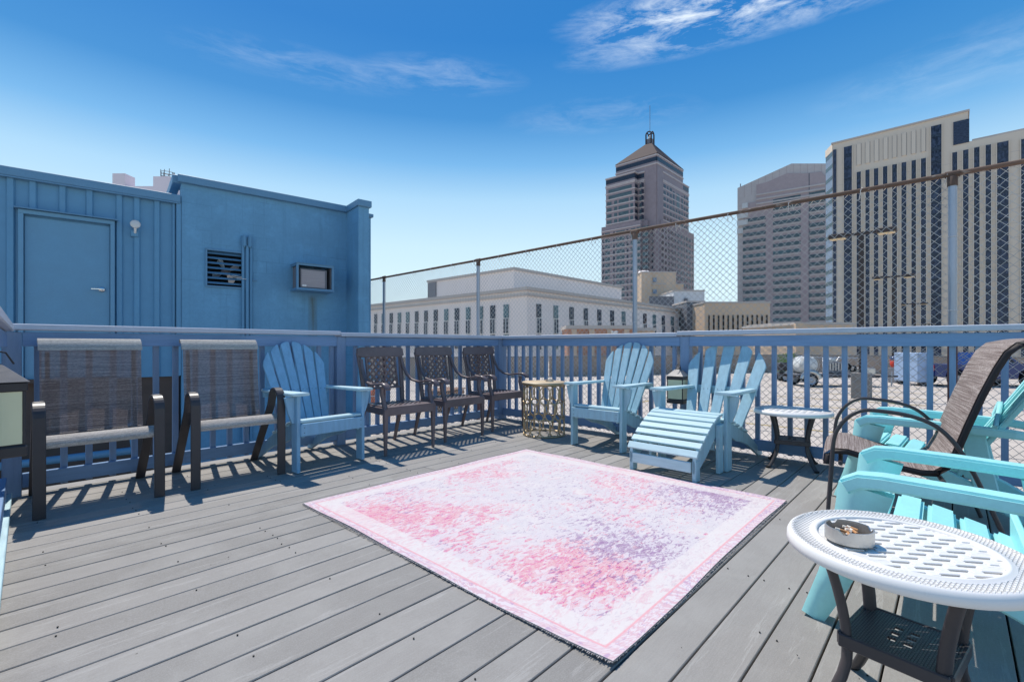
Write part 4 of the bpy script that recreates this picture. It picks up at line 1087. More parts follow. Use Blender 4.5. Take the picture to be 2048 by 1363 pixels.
# brown padded sling chair with looping tube arms
def smooth_path(p, n):
    p = [Vector(q) for q in p]; out = []
    for i in range(len(p) - 1):
        a, b, c, d = p[max(i - 1, 0)], p[i], p[i + 1], p[min(i + 2, len(p) - 1)]
        for k in range(n):
            t_ = k / n; out.append(.5 * ((2 * b) + (c - a) * t_ + (2 * a - 5 * b + 4 * c - d) * t_ * t_ + (3 * b - a - 3 * c + d) * t_ ** 3))
    out.append(p[-1]); return out
rc = thing('padded_sling_chair', (3.35, .520, 0), R(188), 'brown striped high back patio chair with black loop tube arms', 'chair')
W = .62
def pad(pts, w, th, name, mat):
    mb = MB(); k = len(pts); P_ = [Vector(p) for p in pts]; rows = []
    prof = []
    for i in range(14):
        a = 2 * math.pi * i / 14; c_, s_ = math.cos(a), math.sin(a)
        prof.append((math.copysign(abs(c_) ** .28, c_) * .5, math.copysign(abs(s_) ** .7, s_) * .5))
    return mb.sweep(pts, w, th, (0, 1, .5), True, prof).build(name, mat, rc)
seatp = [(0, -.035, .325), (0, -.03, .375), (0, .0, .400), (0, .06, .402), (0, .15, .380), (0, .26, .350), (0, .36, .335), (0, .42, .340)]
backp = [(0, .42, .345), (0, .455, .375), (0, .49, .45), (0, .53, .58), (0, .58, .73), (0, .630, .86), (0, .665, .935), (0, .70, .972), (0, .75, .985), (0, .81, .965)]
def panel(pts, w, off, name, mat, bow=0.0, th=.012):
    P_ = [Vector(p) for p in pts]; n = 8; top = []; bot = []
    for i, p in enumerate(P_):
        d = (P_[min(i + 1, len(P_) - 1)] - P_[max(i - 1, 0)]).normalized(); nn_ = Vector((0, -d.z, d.y))
        for j in range(n + 1):
            s = j / n - .5; b_ = bow * (1 - 4 * s * s)
            top.append(p + nn_ * (off - b_ * -1) + Vector((s * w, 0, 0))); bot.append(p + nn_ * (off - th) + Vector((s * w, 0, 0)))
    mb = MB(); k = len(P_)
    q = [(i * (n + 1) + j, i * (n + 1) + j + 1, (i + 1) * (n + 1) + j + 1, (i + 1) * (n + 1) + j) for i in range(k - 1) for j in range(n)]
    mb.add(top, q, True); mb.add(bot, [tuple(reversed(f)) for f in q], True)
    return mb.build(name, mat, rc)
panel(seatp, W - .052, .017, 'seat_pad', M['pad'], .004, .028)
panel(backp, W - .052, .017, 'back_pad', M['pad_b'] if 'pad_b' in M else M['pad'], .004, .03)
for s in (-1, 1):
    x = s * (W / 2 - .03)
    MB().sweep([(x, p[1], p[2]) for p in seatp + backp[1:]], .018, .030, (0, 1, .5), True, [(.5 * math.cos(a), .5 * math.sin(a)) for a in [2 * math.pi * i / 10 for i in range(10)]]).build('edge_piping', M['pad_edge'], rc)
    xa = s * (W / 2 + .02)
    arm = [(xa, -.03, .0), (xa, -.015, .25), (xa, .0, .46), (xa, .025, .54), (xa, .07, .60), (xa, .13, .635), (xa, .22, .635), (xa, .32, .62), (xa, .41, .58), (xa, .48, .50), (xa, .54, .38), (xa, .60, .22), (xa, .68, .0)]
    MB().tube(smooth_path(arm, 4), .0100, 10, (1, 0, 0)).build('arm_and_leg', M['black_metal'], rc)
for y_, z_ in ((.03, .345), (.44, .31)):
    MB().tube([(-W / 2 - .02, y_, z_), (W / 2 + .02, y_, z_)], .011, 8, (0, 0, 1)).build('cross_tube', M['black_metal'], rc)

# ------------------------------------------------------------------ rug
rg = thing('area_rug', (2.283, 1.842, 0), R(.3), 'large faded pink and purple rug with a pale border on the deck', 'rug')
HX, HY = 1.035, 1.075
nx = ny = 44; vs = []
def rug_z(x, y):
    e = min(HX - abs(x), HY - abs(y)); z = .0065 + .0008 * math.sin(x * 5.1 + 1) * math.sin(y * 4.3)
    # curled near corner and gently lifted edge
    d = math.hypot(x + HX, y + HY); z += .009 * max(0, 1 - d / .20) ** 1.6
    z += .004 * max(0, 1 - e / .05) * (.5 + .5 * math.sin((x + y) * 9))
    return z
for j in range(ny + 1):
    for i in range(nx + 1):
        x = -HX + 2 * HX * i / nx; y = -HY + 2 * HY * j / ny
        wob = .006 * math.sin(y * 3.1) if i in (0, nx) else 0
        wob2 = .006 * math.sin(x * 2.7 + 1) if j in (0, ny) else 0
        vs.append((x + wob, y + wob2, rug_z(x, y)))
fs = [(j * (nx + 1) + i, j * (nx + 1) + i + 1, (j + 1) * (nx + 1) + i + 1, (j + 1) * (nx + 1) + i) for j in range(ny) for i in range(nx)]
MB().add(vs, fs, True).build('pile', M['rug'], rg)
fr_ = MB()
ring = [(-HX, -HY, 1, 0), (HX, -HY, 0, 1), (HX, HY, -1, 0), (-HX, HY, 0, -1)]
for (sx_, sy_, dx, dy) in ring:
    L = 2 * HX if dx else 2 * HY; q = 0
    pts_t = []; pts_b = []
    m_ = 44
    for i in range(m_ + 1):
        x = sx_ + dx * L * i / m_; y = sy_ + dy * L * i / m_; x = max(-HX, min(HX, x)); y = max(-HY, min(HY, y))
        z = rug_z(x, y); wob = .006 * math.sin(y * 3.1) if not dx else 0; wob2 = .006 * math.sin(x * 2.7 + 1) if dx else 0
        pts_t.append((x + wob, y + wob2, z + .0002)); pts_b.append((x + wob, y + wob2, max(.001, z - .007)))
    k = len(pts_t); fr_.add(pts_t + pts_b, [(i, i + 1, i + 1 + k, i + k) for i in range(k - 1)])
    # loose yarn ends
    if sx_ == -HX or sy_ == -HY:
        while q < L:
            x = sx_ + dx * q; y = sy_ + dy * q; z = rug_z(max(-HX, min(HX, x)), max(-HY, min(HY, y)))
            ox, oy = (-dy if dx == 0 else 0), (dx if dx else 0)
            nx_, ny_ = (dy, -dx); l_ = random.uniform(.003, .010)
            fr_.box((x + nx_ * l_ / 2, y + ny_ * l_ / 2, z - .005), (.0025 + abs(nx_) * l_, .0025 + abs(ny_) * l_, .003))
            q += random.uniform(.004, .013)
tag(fr_.build('bound_edge', M['fringe'], rg), kind='stuff')

# ------------------------------------------------------------------ lanterns
def lantern():
    t = thing('lantern', (0, 0, 0), 0, 'x', 'lantern', 'black lanterns with cream panes')
    w = .082
    MB().box((0, 0, .020), (.165, .165, .04)).build('base', M['lantern'], t, .006)
    MB().box((0, 0, .044), (.145, .145, .010)).build('base_step', M['lantern'], t, .002)
    for sx_ in (-1, 1):
        for sy_ in (-1, 1): MB().box((sx_ * .0735, sy_ * .0735, .135), (.009, .009, .19)).build('corner_bar', M['lantern'], t, .002)
    for a in range(4):
        o = MB().box((0, -.0735, .135), (.138, .004, .182)).build('pane', M['cream_glass'], t, .0); o.rotation_euler = (0, 0, a * math.pi / 2)
    MB().box((0, 0, .242), (.165, .165, .032)).build('head_frame', M['lantern'], t, .004)
    # pyramid roof
    MB().add([(-.088, -.088, .259), (.088, -.088, .259), (.088, .088, .259), (-.088, .088, .259), (-.022, -.022, .325), (.022, -.022, .325), (.022, .022, .325), (-.022, .022, .325)],
             [(3, 2, 1, 0), (4, 5, 6, 7), (0, 1, 5, 4), (1, 2, 6, 5), (2, 3, 7, 6), (3, 0, 4, 7)]).build('roof', M['roof_l'], t, .002)
    MB().box((0, 0, .332), (.03, .03, .014)).build('finial', M['lantern'], t, .003)
    MB().box((0, .092, .16), (.05, .02, .24)).build('mounting_plate', M['lantern'], t, .002)
    MB().tube([(.0, .06, .32), (0, .04, .36), (0, .0, .372), (0, -.04, .36), (0, -.06, .32)], .003, 6, (1, 0, 0)).build('carry_loop', M['lantern'], t)
    return t
M['roof_l'] = painted('grey lantern roof', (.16, .16, .17), rough=.4, wear=.3, wearcol=(.3, .3, .3))
la_ = lantern(); la_['label'] = 'black lantern with cream panes on the right railing post'
la_.location = (4.42, 1.945, .42); la_.rotation_euler = (0, 0, R(-90))
dup(la_, (-.040, 2.44, .585), R(98), 'black lantern with cream panes at the left edge, nearest the camera')

# ------------------------------------------------------------------ things on the parking deck
# concrete footing + double headed light poles
def at(px, dep):  # point on the lot plane seen in this column at this distance from the lens
    a = (px - 1024) / 947 * dep; y = R(43.1)
    return (dep * math.cos(y) + a * math.sin(y), dep * math.sin(y) - a * math.cos(y))
def hz(py, dep): return EYE + (691 - py) / 947 * dep
for i, (px, dep, lab) in enumerate(((1723, 18.7, 'nearest double headed parking lot light on a square concrete footing'), (1787, 30.4, 'second double headed parking lot light behind the fence'),
                                    (1829, 50.0, 'third parking lot light, small behind the fence'), (1858, 96.0, 'farthest and smallest parking lot light behind the fence'))):
    x, y = at(px, dep); z0 = LOT if i < 2 else -14
    t = thing('parking_light', (x, y, z0), R(0), lab, 'street lamp', 'double headed parking lot lights')
    top = 5.45 - z0
    if i < 2: bbox('footing', M['concrete'], t, (0, 0, .5), (.62, .62, 1.0), .02)
    MB().box((0, 0, (top + .9) / 2), (.17, .17, top - .9)).build('pole', M['bronze'], t, .01)
    bbox('cross_arm', M['bronze'], t, (0, 0, top - .05), (.08, 1.0, .10), .01)
    for s in (-1, 1):
        hd = bbox('lamp_head', M['bronze'], t, (0, s * .78, top - .06), (.42, .62, .18), .03)
        bbox('lens', M['lamp_lens'], hd, (0, 0, -.105), (.34, .52, .03), .008)

def wheel(parent, x, y, z, r, w):
    o = MB().lathe([(r * .62, -w / 2), (r * .93, -w / 2), (r, -w * .32), (r, w * .32), (r * .93, w / 2), (r * .62, w / 2)], 28).build('wheel', M['tyre'], parent)
    o.location = (x, y, z); o.rotation_euler = (R(90), 0, 0)
    c = MB().lathe([(0, w * .30), (r * .2, w * .34), (r * .25, w * .2), (r * .58, w * .2), (r * .64, w * .42), (r * .64, -w * .42), (0, -w * .42)], 20).build('rim', M['galv'], o)
    return o
# trailer mounted sprayer with a white tank
x, y = at(1650, 24.5)
tr = thing('tank_trailer', (x, y, LOT), R(-50), 'small trailer carrying a white drum tank and machinery, beyond the fence', 'trailer')
for s in (-.62, .62): bbox('frame_rail', M['black_metal'], tr, (.2, s, .52), (4.2, .09, .12), .01)
for q in (-1.6, -.4, .9, 2.2): bbox('cross_member', M['black_metal'], tr, (q, 0, .52), (.08, 1.24, .10), .01)
bbox('bed', M['mech'], tr, (-.1, 0, .60), (3.3, 1.3, .05), .005)
tk = MB().lathe([(0, -.56), (.30, -.53), (.44, -.42), (.46, -.2), (.46, .3), (.43, .48), (.30, .57), (0, .60)], 28).build('tank', M['tank'], tr)
tk.location = (-1.05, 0, 1.08); tk.rotation_euler = (R(90), 0, R(0))
MB().lathe([(0, 0), (.12, 0), (.12, .08), (0, .10)], 16, (-1.05, -.05, 1.52)).build('filler_cap', M['mech'], tr)
for s in (-.5, .25): MB().tube([(-1.05 + .475 * math.cos(a), s, 1.08 + .475 * math.sin(a)) for a in [2 * math.pi * i / 24 for i in range(24)]], .015, 5, (0, 1, 0), True).build('tank_strap', M['steel'], tr)
wheel(tr, -1.15, -.80, .33, .33, .2); wheel(tr, -1.15, .80, .33, .33, .2)
for s in (-.80, .80):
    MB().sweep([(-1.15 + .42 * math.cos(a), s, .33 + .42 * math.sin(a)) for a in [R(10 + 16 * i) for i in range(11)]], .26, .02, (0, 1, 0), True).build('mudguard', M['steel'], tr)
en = bbox('engine', M['mech'], tr, (.35, 0, .95), (.7, .6, .6), .05)
for i in range(5): bbox('engine_fin', M['steel'], en, (-.28 + .14 * i, -.305, .05), (.05, .04, .4), .005)
MB().lathe([(0, 0), (.16, 0), (.17, .14), (.1, .2), (0, .2)], 16, (.35, 0, 1.25)).build('air_cleaner', M['tank'], tr)
MB().tube([(.6, .1, 1.2), (.75, .1, 1.45), (1.0, .1, 1.55), (1.2, .15, 1.3)], .04, 8).build('exhaust', M['steel'], tr)
for s in (-.5, .5): MB().tube([(-.4, s, .6), (-.4, s, 1.45), (1.5, s, 1.45), (1.5, s, .6)], .025, 7, (0, 1, 0)).build('guard_rail', M['galv'], tr)
for r0, px_, pz_ in ((.20, 1.05, .98), (.15, 1.35, .90)):
    for q in range(4): MB().tube([(px_ + r0 * math.cos(a), -.1 + q * .05, pz_ + r0 * math.sin(a)) for a in [2 * math.pi * i / 18 for i in range(18)]], .02, 5, (0, 1, 0), True).build('hose_coil', M['tyre'], tr)
MB().tube([(2.2, .6, .52), (3.2, 0, .50), (3.6, 0, .50)], .05, 8).build('drawbar', M['black_metal'], tr)
MB().tube([(2.2, -.6, .52), (3.2, 0, .50)], .05, 8).build('drawbar', M['black_metal'], tr)
MB().tube([(3.3, 0, .0), (3.3, 0, .75)], .03, 8).build('jack_stand', M['galv'], tr)
bbox('tool_box', M['steel'], tr, (1.9, 0, .78), (.5, 1.1, .32), .02)
# second small machine: dark mower left of the tank
x, y = at(1590, 27.5)
mw = thing('small_tractor', (x, y, LOT), R(-60), 'small dark utility tractor left of the white tank trailer', 'tractor')
bbox('hood', M['black_metal'], mw, (-.5, 0, .85), (.9, .6, .5), .08); bbox('chassis', M['black_metal'], mw, (0, 0, .45), (1.8, .5, .2), .03)
bbox('seat', M['tyre'], mw, (.55, 0, .95), (.4, .45, .12), .04); bbox('seat_back', M['tyre'], mw, (.75, 0, 1.15), (.1, .45, .4), .04)
MB().tube([(.15, -.0, .9), (.05, 0, 1.2)], .02, 6).build('steering_column', M['mech'], mw)
MB().tube([(.05 + .17 * math.cos(a) * .4, .17 * math.sin(a), 1.2 + .17 * math.cos(a)) for a in [2 * math.pi * i / 18 for i in range(18)]], .015, 5, (1, 0, 0), True).build('steering_wheel', M['tyre'], mw)
for s in (-.48, .48): wheel(mw, .6, s, .38, .38, .22); wheel(mw, -.65, s, .25, .25, .16)

# upright pale cabinet with a cooler beside it
x, y = at(1823, 25.0)
cbn = thing('equipment_cabinet', (x, y, LOT), R(-45), 'tall pale blue grey cabinet standing on the lot beside the blue pickup', 'cabinet')
bbox('body', M['panel_lt'], cbn, (0, 0, .95), (.62, 1.50, 1.52), .03)
bbox('door', M['panel_lt'], cbn, (-.318, .37, .95), (.02, .70, 1.42), .008); bbox('door', M['panel_lt'], cbn, (-.318, -.37, .95), (.02, .70, 1.42), .008)
for s in (-.6, .6): bbox('leg', M['black_metal'], cbn, (0, s, .10), (.4, .10, .20), .01)
x, y = at(1790, 26.5)
cl_ = thing('water_cooler', (x, y, LOT), R(-40), 'red cooler with a blue lid beside the tall pale cabinet', 'cooler')
bbox('stand', M['mech'], cl_, (0, 0, .42), (.4, .5, .84), .02)
MB().lathe([(0, .85), (.20, .85), (.23, 1.0), (.235, 1.28), (.0, 1.28)], 20).build('body', M['red'], cl_)
MB().lathe([(0, 1.30), (.25, 1.30), (.25, 1.40), (.16, 1.48), (0, 1.50)], 20).build('lid', M['truck'], cl_)

# blue pickup truck, side on
x, y = at(1952, 24.6)
pk_ = thing('pickup_truck', (x, y, LOT), R(-52), 'dark blue pickup truck parked beyond the fence, behind the brown recliner', 'pickup')
body = MB()
bedp = [(-2.7, .55), (-2.7, 1.12), (-.75, 1.12), (-.62, 1.15), (-.30, 1.72), (.65, 1.74), (1.30, 1.20), (2.55, 1.10), (2.75, .95), (2.78, .50), (2.2, .42), (2.12, .75), (1.85, .88), (1.55, .88), (1.28, .75), (1.2, .40), (-1.15, .40), (-1.22, .75), (-1.5, .90), (-1.8, .90), (-2.08, .75), (-2.15, .45)]
TRM = Matrix(((1, 0, 0, 0), (0, 0, 1, -.92), (0, 1, 0, 0), (0, 0, 0, 1)))
body.prism(bedp, 1.84, TRM).build('body', M['truck'], pk_, .04, 2)
for y_ in (-.925, .925):
    o = MB().prism([(-.46, 1.18), (-.22, 1.63), (.20, 1.64), (.20, 1.18)], .02, Matrix(((1, 0, 0, 0), (0, 0, 1, y_ - .01), (0, 1, 0, 0), (0, 0, 0, 1)))).build('side_window', M['glass_dark'], pk_, .004)
    o = MB().prism([(.27, 1.18), (.27, 1.64), (.60, 1.64), (1.10, 1.20)], .02, Matrix(((1, 0, 0, 0), (0, 0, 1, y_ - .01), (0, 1, 0, 0), (0, 0, 0, 1)))).build('side_window', M['glass_dark'], pk_, .004)
    d = bbox('door', M['truck'], pk_, (.42, y_ * 1.003, .83), (1.15, .02, .66), .01); bbox('handle', M['chrome'], d, (-.42, (.018 if y_ > 0 else -.018), .2), (.16, .02, .03), .004)
for q in (-1.65, 1.70):
    for y_ in (-.86, .86): wheel(pk_, q, y_, .37, .37, .24)
bbox('bumper', M['chrome'], pk_, (2.80, 0, .55), (.10, 1.8, .16), .02); bbox('bumper', M['chrome'], pk_, (-2.76, 0, .50), (.10, 1.8, .14), .02)
for y_ in (-.75, .75): bbox('headlight', M['lamp_white'], pk_, (2.72, y_, .92), (.10, .28, .18), .02); bbox('taillight', M['red'], pk_, (-2.71, y_ * 1.12, .95), (.05, .14, .30), .01)

# orange cone and brown crate near the building
x, y = at(746, 17.0)
cn = thing('traffic_cone', (x, y, LOT), 0, 'orange traffic cone seen between the adirondack and lattice chairs', 'traffic cone')
bbox('base', M['orange'], cn, (0, 0, .02), (.4, .4, .04), .01); MB().lathe([(.15, .04), (.03, .72), (0, .72)], 20).build('cone', M['orange'], cn)
MB().lathe([(.112, .26), (.078, .42)], 20).build('reflective_band', M['white_plastic'], cn)
x, y = at(890, 15.5)
br_ = thing('timber_crate', (x, y, LOT), R(20), 'low brown timber crate on the lot behind the lattice chairs', 'crate')
for i in range(4): bbox('plank', M['brownbox'], br_, (0, -.35, .08 + .15 * i), (1.3, .03, .13), .004)
for i in range(4): bbox('plank', M['brownbox'], br_, (-.64, .02, .08 + .15 * i), (.03, .70, .13), .004)
bbox('lid', M['brownbox'], br_, (0, 0, .64), (1.36, .8, .04), .006); bbox('core', M['dark'], br_, (0, .03, .3), (1.24, .64, .56), .004)
# hydrant style standpipe on the wall top
# ------------------------------------------------------------------ city buildings
def facade_y(parent, X, ya, yb, za, zb, mat, thick=2.0):  # wall plane at x=X
    return cube('wall', mat, parent, (X + thick / 2, (ya + yb) / 2, (za + zb) / 2), (thick, abs(yb - ya), zb - za))
def yat(px, X):
    a = (px - 1024) / 947; y = R(43.1); dx, dy = math.cos(y) + math.sin(y) * a, math.sin(y) - math.cos(y) * a
    return X * dy / dx
def xat(px, Y):
    a = (px - 1024) / 947; y = R(43.1); dx, dy = math.cos(y) + math.sin(y) * a, math.sin(y) - math.cos(y) * a
    return Y * dx / dy
def zat_x(px, py, X):
    a = (px - 1024) / 947; y = R(43.1); dx = math.cos(y) + math.sin(y) * a
    return EYE + X / dx * (691 - py) / 947
def zat_y(px, py, Y):
    a = (px - 1024) / 947; y = R(43.1); dy = math.sin(y) - math.cos(y) * a
    return EYE + Y / dy * (691 - py) / 947

# --- beige office slab with dark vertical strips (right)
BX = 222.0
off = thing('beige_office_slab', (BX, 0, -14), 0, 'large beige concrete office block with tall dark vertical window strips', 'building')
def L(y, z): return (0, y, z + 14)
ya1, ya2 = yat(1665, BX), yat(1936, BX)
ztop = zat_x(1800, 256, BX)
yr = yat(2400, BX)
ztop2 = zat_x(1990, 272, BX)
cube('wall', M['beige'], off, (15, (ya1 + ya2) / 2, (ztop + 14) / 2), (30, ya1 - ya2, ztop + 14))
cube('wall', M['beige'], off, (15.01, (ya2 + yr) / 2 - .01, (ztop2 + 14) / 2), (30, ya2 - yr, ztop2 + 14))
cube('coping', M['limestone_dk'], off, (15, (ya1 + ya2) / 2, ztop + 14.3), (30.8, ya1 - ya2 + .8, .6))
cube('coping', M['limestone_dk'], off, (15.4, (ya2 + yr) / 2 - .5, ztop2 + 14.3), (30.4, ya2 - yr - 1, .6))
def strip(pa, pb, pt, name='window_strip', bottom=-12):
    y1, y2 = yat(pa, BX), yat(pb, BX); zt_ = zat_x((pa + pb) / 2, pt, BX)
    w = cube(name, M['glass_strip'], off, (.05, (y1 + y2) / 2, (zt_ + bottom) / 2 + 14), (.5, y1 - y2, zt_ - bottom))
    # concrete reveals standing proud on both sides
    for yy in (y1 + .12, y2 - .12): cube('reveal', M['beige'], off, (-.24, yy, (zt_ + bottom) / 2 + 14), (.36, .22, zt_ - bottom + .4))
    n = int((zt_ - bottom) / 4.6)
    for k in range(n):
        cube('spandrel', M['glass_dark'], off, (-.22, (y1 + y2) / 2, bottom + 4.6 * k + 3.4 + 14), (.1, (y1 - y2) - .1, 1.3))
for pa, pb, pt in ((1688, 1704, 293), (1713.5, 1722, 344), (1731, 1739.5, 340), (1748, 1757, 337), (1766, 1775, 333), (1784.5, 1794, 329), (1803, 1813, 325), (1823, 1832, 321), (1842, 1852, 317),
                   (1862, 1883, 251), (1904.5, 1914.5, 305), (1926, 1937, 300), (1948, 1959, 295), (1971, 1982, 290), (1994, 2017, 284), (2042, 2066, 277)):
    strip(pa, pb, pt)
y1, y2 = yat(1905, BX), yat(1937, BX)
cube('corner_window', M['glass_strip'], off, (-.02, (y1 + y2) / 2 - .2, (zat_x(1920, 242, BX) + zat_x(1920, 288, BX)) / 2 + 14), (.6, y1 - y2, zat_x(1920, 242, BX) - zat_x(1920, 288, BX)))
for pa in (1713.5, 1731, 1749, 1767, 1785, 1804, 1823, 1842.5):
    y1, y2 = yat(pa, BX), yat(pa + 8.5, BX); za = zat_x(pa, 331 - (pa - 1713) * .205, BX); zb = zat_x(pa, 289 - (pa - 1713) * .24, BX)
    cube('blind_panel', M['beige'], off, (-.05, (y1 + y2) / 2, (za + zb) / 2 + 14), (.5, y1 - y2, zb - za))
    for yy in (y1, y2): cube('panel_joint', M['mech'], off, (-.01, yy, (za + zb) / 2 + 14), (.3, .18, zb - za))
for k in range(22):  # horizontal precast joints
    z_ = ztop - 16.5 - 4.6 * k
    if z_ > -10: cube('panel_joint', M['limestone_dk'], off, (-.005, (ya1 + yr) / 2, z_ + 14), (.02, ya1 - yr, .12))
# angled glass corner, left end
y_a = ya1 + .02; xg, yg = 6.5, ya1 + 6.5
zc = zat_x(1665, 292, BX)
cg = MB(); tz = ztop + 14
cg.add([(0, y_a, 0), (0, y_a, tz - 2.6), (xg, yat(1651.5, BX + xg), tz - 2.6), (xg, yat(1651.5, BX + xg), 0), (20, y_a, 0), (20, y_a, tz - 2.6)],
       [(0, 1, 2, 3), (3, 2, 5, 4)]).build('glass_corner', M['glass_blue'], off)
cg = MB(); cg.add([(-.1, y_a, tz - 2.6), (-.1, y_a, tz + .3), (xg, yat(1650.5, BX + xg), tz + .3), (xg, yat(1650.5, BX + xg), tz - 2.6), (20, y_a, tz - 2.6), (20, y_a, tz + .3)],
       [(0, 1, 2, 3), (3, 2, 5, 4), (1, 5, 2)]).build('corner_coping', M['beige'], off)
for k in range(24):
    z_ = tz - 4.4 - 4.6 * k
    if z_ > 5:
        mb = MB(); ye = yat(1651.5, BX + xg)
        mb.add([(-.12, y_a, z_), (-.12, y_a, z_ + 1.5), (xg - .12, ye, z_ + 1.5), (xg - .12, ye, z_)], [(0, 1, 2, 3)]).build('glass_band', M['glass_grey'], off)
cube('window_strip', M['glass_strip'], off, (-.05, yat(1669.5, BX), (zat_x(1668, 300, BX) - 12) / 2 + 14), (.5, abs(yat(1666, BX) - yat(1672.5, BX)), zat_x(1668, 300, BX) + 12))

# --- mauve office tower with ribbons of windows
PX = 330.0
pt_ = thing('mauve_office_tower', (PX, 0, -14), 0, 'mauve grey office tower with rows of horizontal window bands and a sloped crown', 'building')
yl, yr2 = yat(1475, PX), yat(1700, PX)
def ZP(px, py): return zat_x(px, py, PX) + 14
# outline of the front as a prism in the y-z plane
outl = [(yl, 0), (yl, ZP(1475, 376)), (yat(1583, PX), ZP(1583, 327)), (yat(1652, PX), ZP(1652, 327)), (yr2, ZP(1700, 327)), (yr2, 0)]
YZ = Matrix(((0, 0, 1, 0), (1, 0, 0, 0), (0, 1, 0, 0), (0, 0, 0, 1)))
MB().prism(outl, 40, YZ).build('cladding', M['palestone'], pt_)
in_ = [(yat(1486, PX), 0), (yat(1486, PX), ZP(1486, 408)), (yat(1513.5, PX), ZP(1513, 404)), (yat(1513.5, PX), ZP(1513, 370)), (yat(1534, PX), ZP(1534, 365)), (yat(1575, PX), ZP(1575, 347)), (yat(1618, PX), ZP(1618, 347)), (yat(1643, PX), ZP(1643, 343.5)), (yat(1651, PX), ZP(1651, 352)), (yr2, ZP(1700, 352)), (yr2, 0)]
MB().prism(in_, 1.0, Matrix.Translation((-.8, 0, 0)) @ YZ).build('stone_field', M['pinkstone'], pt_)
for k in range(3):
    MB().sweep([(-1.0, yat(1513, PX), ZP(1513, 391 + 9 * k)), (-1.0, yat(1651, PX), ZP(1651, 368 + 9.5 * k))], .5, .9).build('string_course', M['palestone'], pt_)
fl_h = 4.65
for k in range(24):
    zc = ZP(1575, 398) - fl_h * k
    if zc < 3: break
    for (pa, pb, lo) in ((1487, 1532, 2), (1547, 1602, 0), (1619.5, 1651, -1)):
        if k < lo: continue
        y1, y2 = yat(pa, PX), yat(pb, PX)
        cube('window_band', M['glass_grey'] if k < 6 or (k * 7 + pa) % 3 else M['glass_green'], pt_, (-.95, (y1 + y2) / 2, zc), (.3, abs(y1 - y2), 2.1))
        cube('spandrel_band', M['palestone'], pt_, (-1.0, (y1 + y2) / 2, zc - 1.75), (.5, abs(y1 - y2), .75))
cube('pier_joint', M['mech'], pt_, (-.85, yat(1619, PX), ZP(1619, 347) / 2), (.2, .5, ZP(1619, 347)))
for k, (pa, pb, py) in enumerate(((1486, 1497, 413), (1476, 1497, 432), (1476, 1497, 446), (1476, 1487, 462))):
    cube('reflected_light_panel', M['whitefr'], pt_, (-1.3, (yat(pa, PX) + yat(pb, PX)) / 2, ZP(1487, py)), (1.2, abs(yat(pa, PX) - yat(pb, PX)), 3.3))  # white panels stand in for light reflecting at this edge, no balconies
for px in range(1489, 1650, 14):  # tile grid on the crown
    yy = yat(px, PX); zz = ZP(px, 376 - (px - 1475) * .4537 if px < 1583 else 327)
    cube('tile_joint', M['pinkstone'], pt_, (-.02, yy, zz - 4.2), (.08, .16, 8))
MB().tube([(2, yat(1479, PX), ZP(1479, 376)), (2, yat(1479, PX), ZP(1479, 366))], .3, 6).build('roof_mast', M['mech'], pt_)

# --- pyramid roofed granite tower
TX, TY = 0, 0
Xf = 272.0      # left-hand face plane (x = const), we see it along y
yc = yat(1308, Xf)   # front corner
tw = thing('pyramid_roof_tower', (Xf, yc, -14), 0, 'tall grey granite tower with a pyramid roof, lantern and mast', 'building')
def TZ(px, py): return zat_x(px, py, Xf) + 14
def TYl(px): return yat(px, Xf) - yc
def TXr(px): return xat(px, yc) - Xf
def vol(y1, x1, z, name, mat, notch=0, steps=0, x0=0, y0_=0, zb=0):
    """plan: left face along +y up to y1, right face along +x up to x1, stepped at the front corner"""
    pts = []
    # front corner steps from (x0+steps*notch, y0) .. (x0, y0+steps*notch)
    s = notch
    pl = [(x1, y0_)]
    for k in range(steps):
        pl.append((x0 + s * (steps - k), y0_ + s * k)); pl.append((x0 + s * (steps - k), y0_ + s * (k + 1)))
    pl.append((x0, y0_ + s * steps)); pl.append((x0, y1)); pl.append((x1, y1))
    o = MB().prism(pl, z - zb, Matrix.Translation((0, 0, zb))).build(name, mat, tw); return pl
ST = 4.3
yL0, yL1 = TYl(1203), TYl(1211)
ux0 = 5.0; uy0 = yat(1314, Xf + ux0) - yc; yL2 = yat(1232, Xf + ux0) - yc
xR0, xR1, xR2 = TXr(1388), TXr(1379), xat(1366, yc + uy0) - Xf
z0_, z1_, z2_ = TZ(1270, 447), TZ(1270, 346), TZ(1290, 314)
z0_ = TZ(1203, 455); z1_ = TZ(1211, 357); z2_ = zat_x(1232, 330, Xf + 5.0) + 14
vol(yL0, xR0, z0_, 'lower_shaft', M['granite'], 3, 3)
pl1 = vol(yL1, xR1, z1_, 'shaft', M['granite'], ST, 3, x0=.6, y0_=.6)
pl2 = vol(yL2, xR2, z2_, 'upper_shaft', M['granite'], .5, 1, x0=ux0, y0_=uy0)
# pyramid
zr = z2_; xa, xb, ya_, yb_ = ux0 - .4, xR2 + .4, uy0 - .4, yL2 + .4
cx, cy = (xa + xb) / 2, (ya_ + yb_) / 2; DP = (Xf + cx) * math.cos(R(43.1)) + (yc + cy) * math.sin(R(43.1)); zap = EYE + DP * (691 - 289) / 947 + 14; q = 2.2
MB().add([(xa, ya_, zr), (xb, ya_, zr), (xb, yb_, zr), (xa, yb_, zr), (cx - q, cy - q, zap), (cx + q, cy - q, zap), (cx + q, cy + q, zap), (cx - q, cy + q, zap)],
         [(0, 1, 5, 4), (1, 2, 6, 5), (2, 3, 7, 6), (3, 0, 4, 7), (4, 5, 6, 7), (3, 2, 1, 0)]).build('pyramid_roof', M['copper'], tw)
cube('roof_lantern', M['dark2'] if 'dark2' in M else M['mech'], tw, (cx, cy, zap + 1.6), (3.6, 3.6, 3.6))
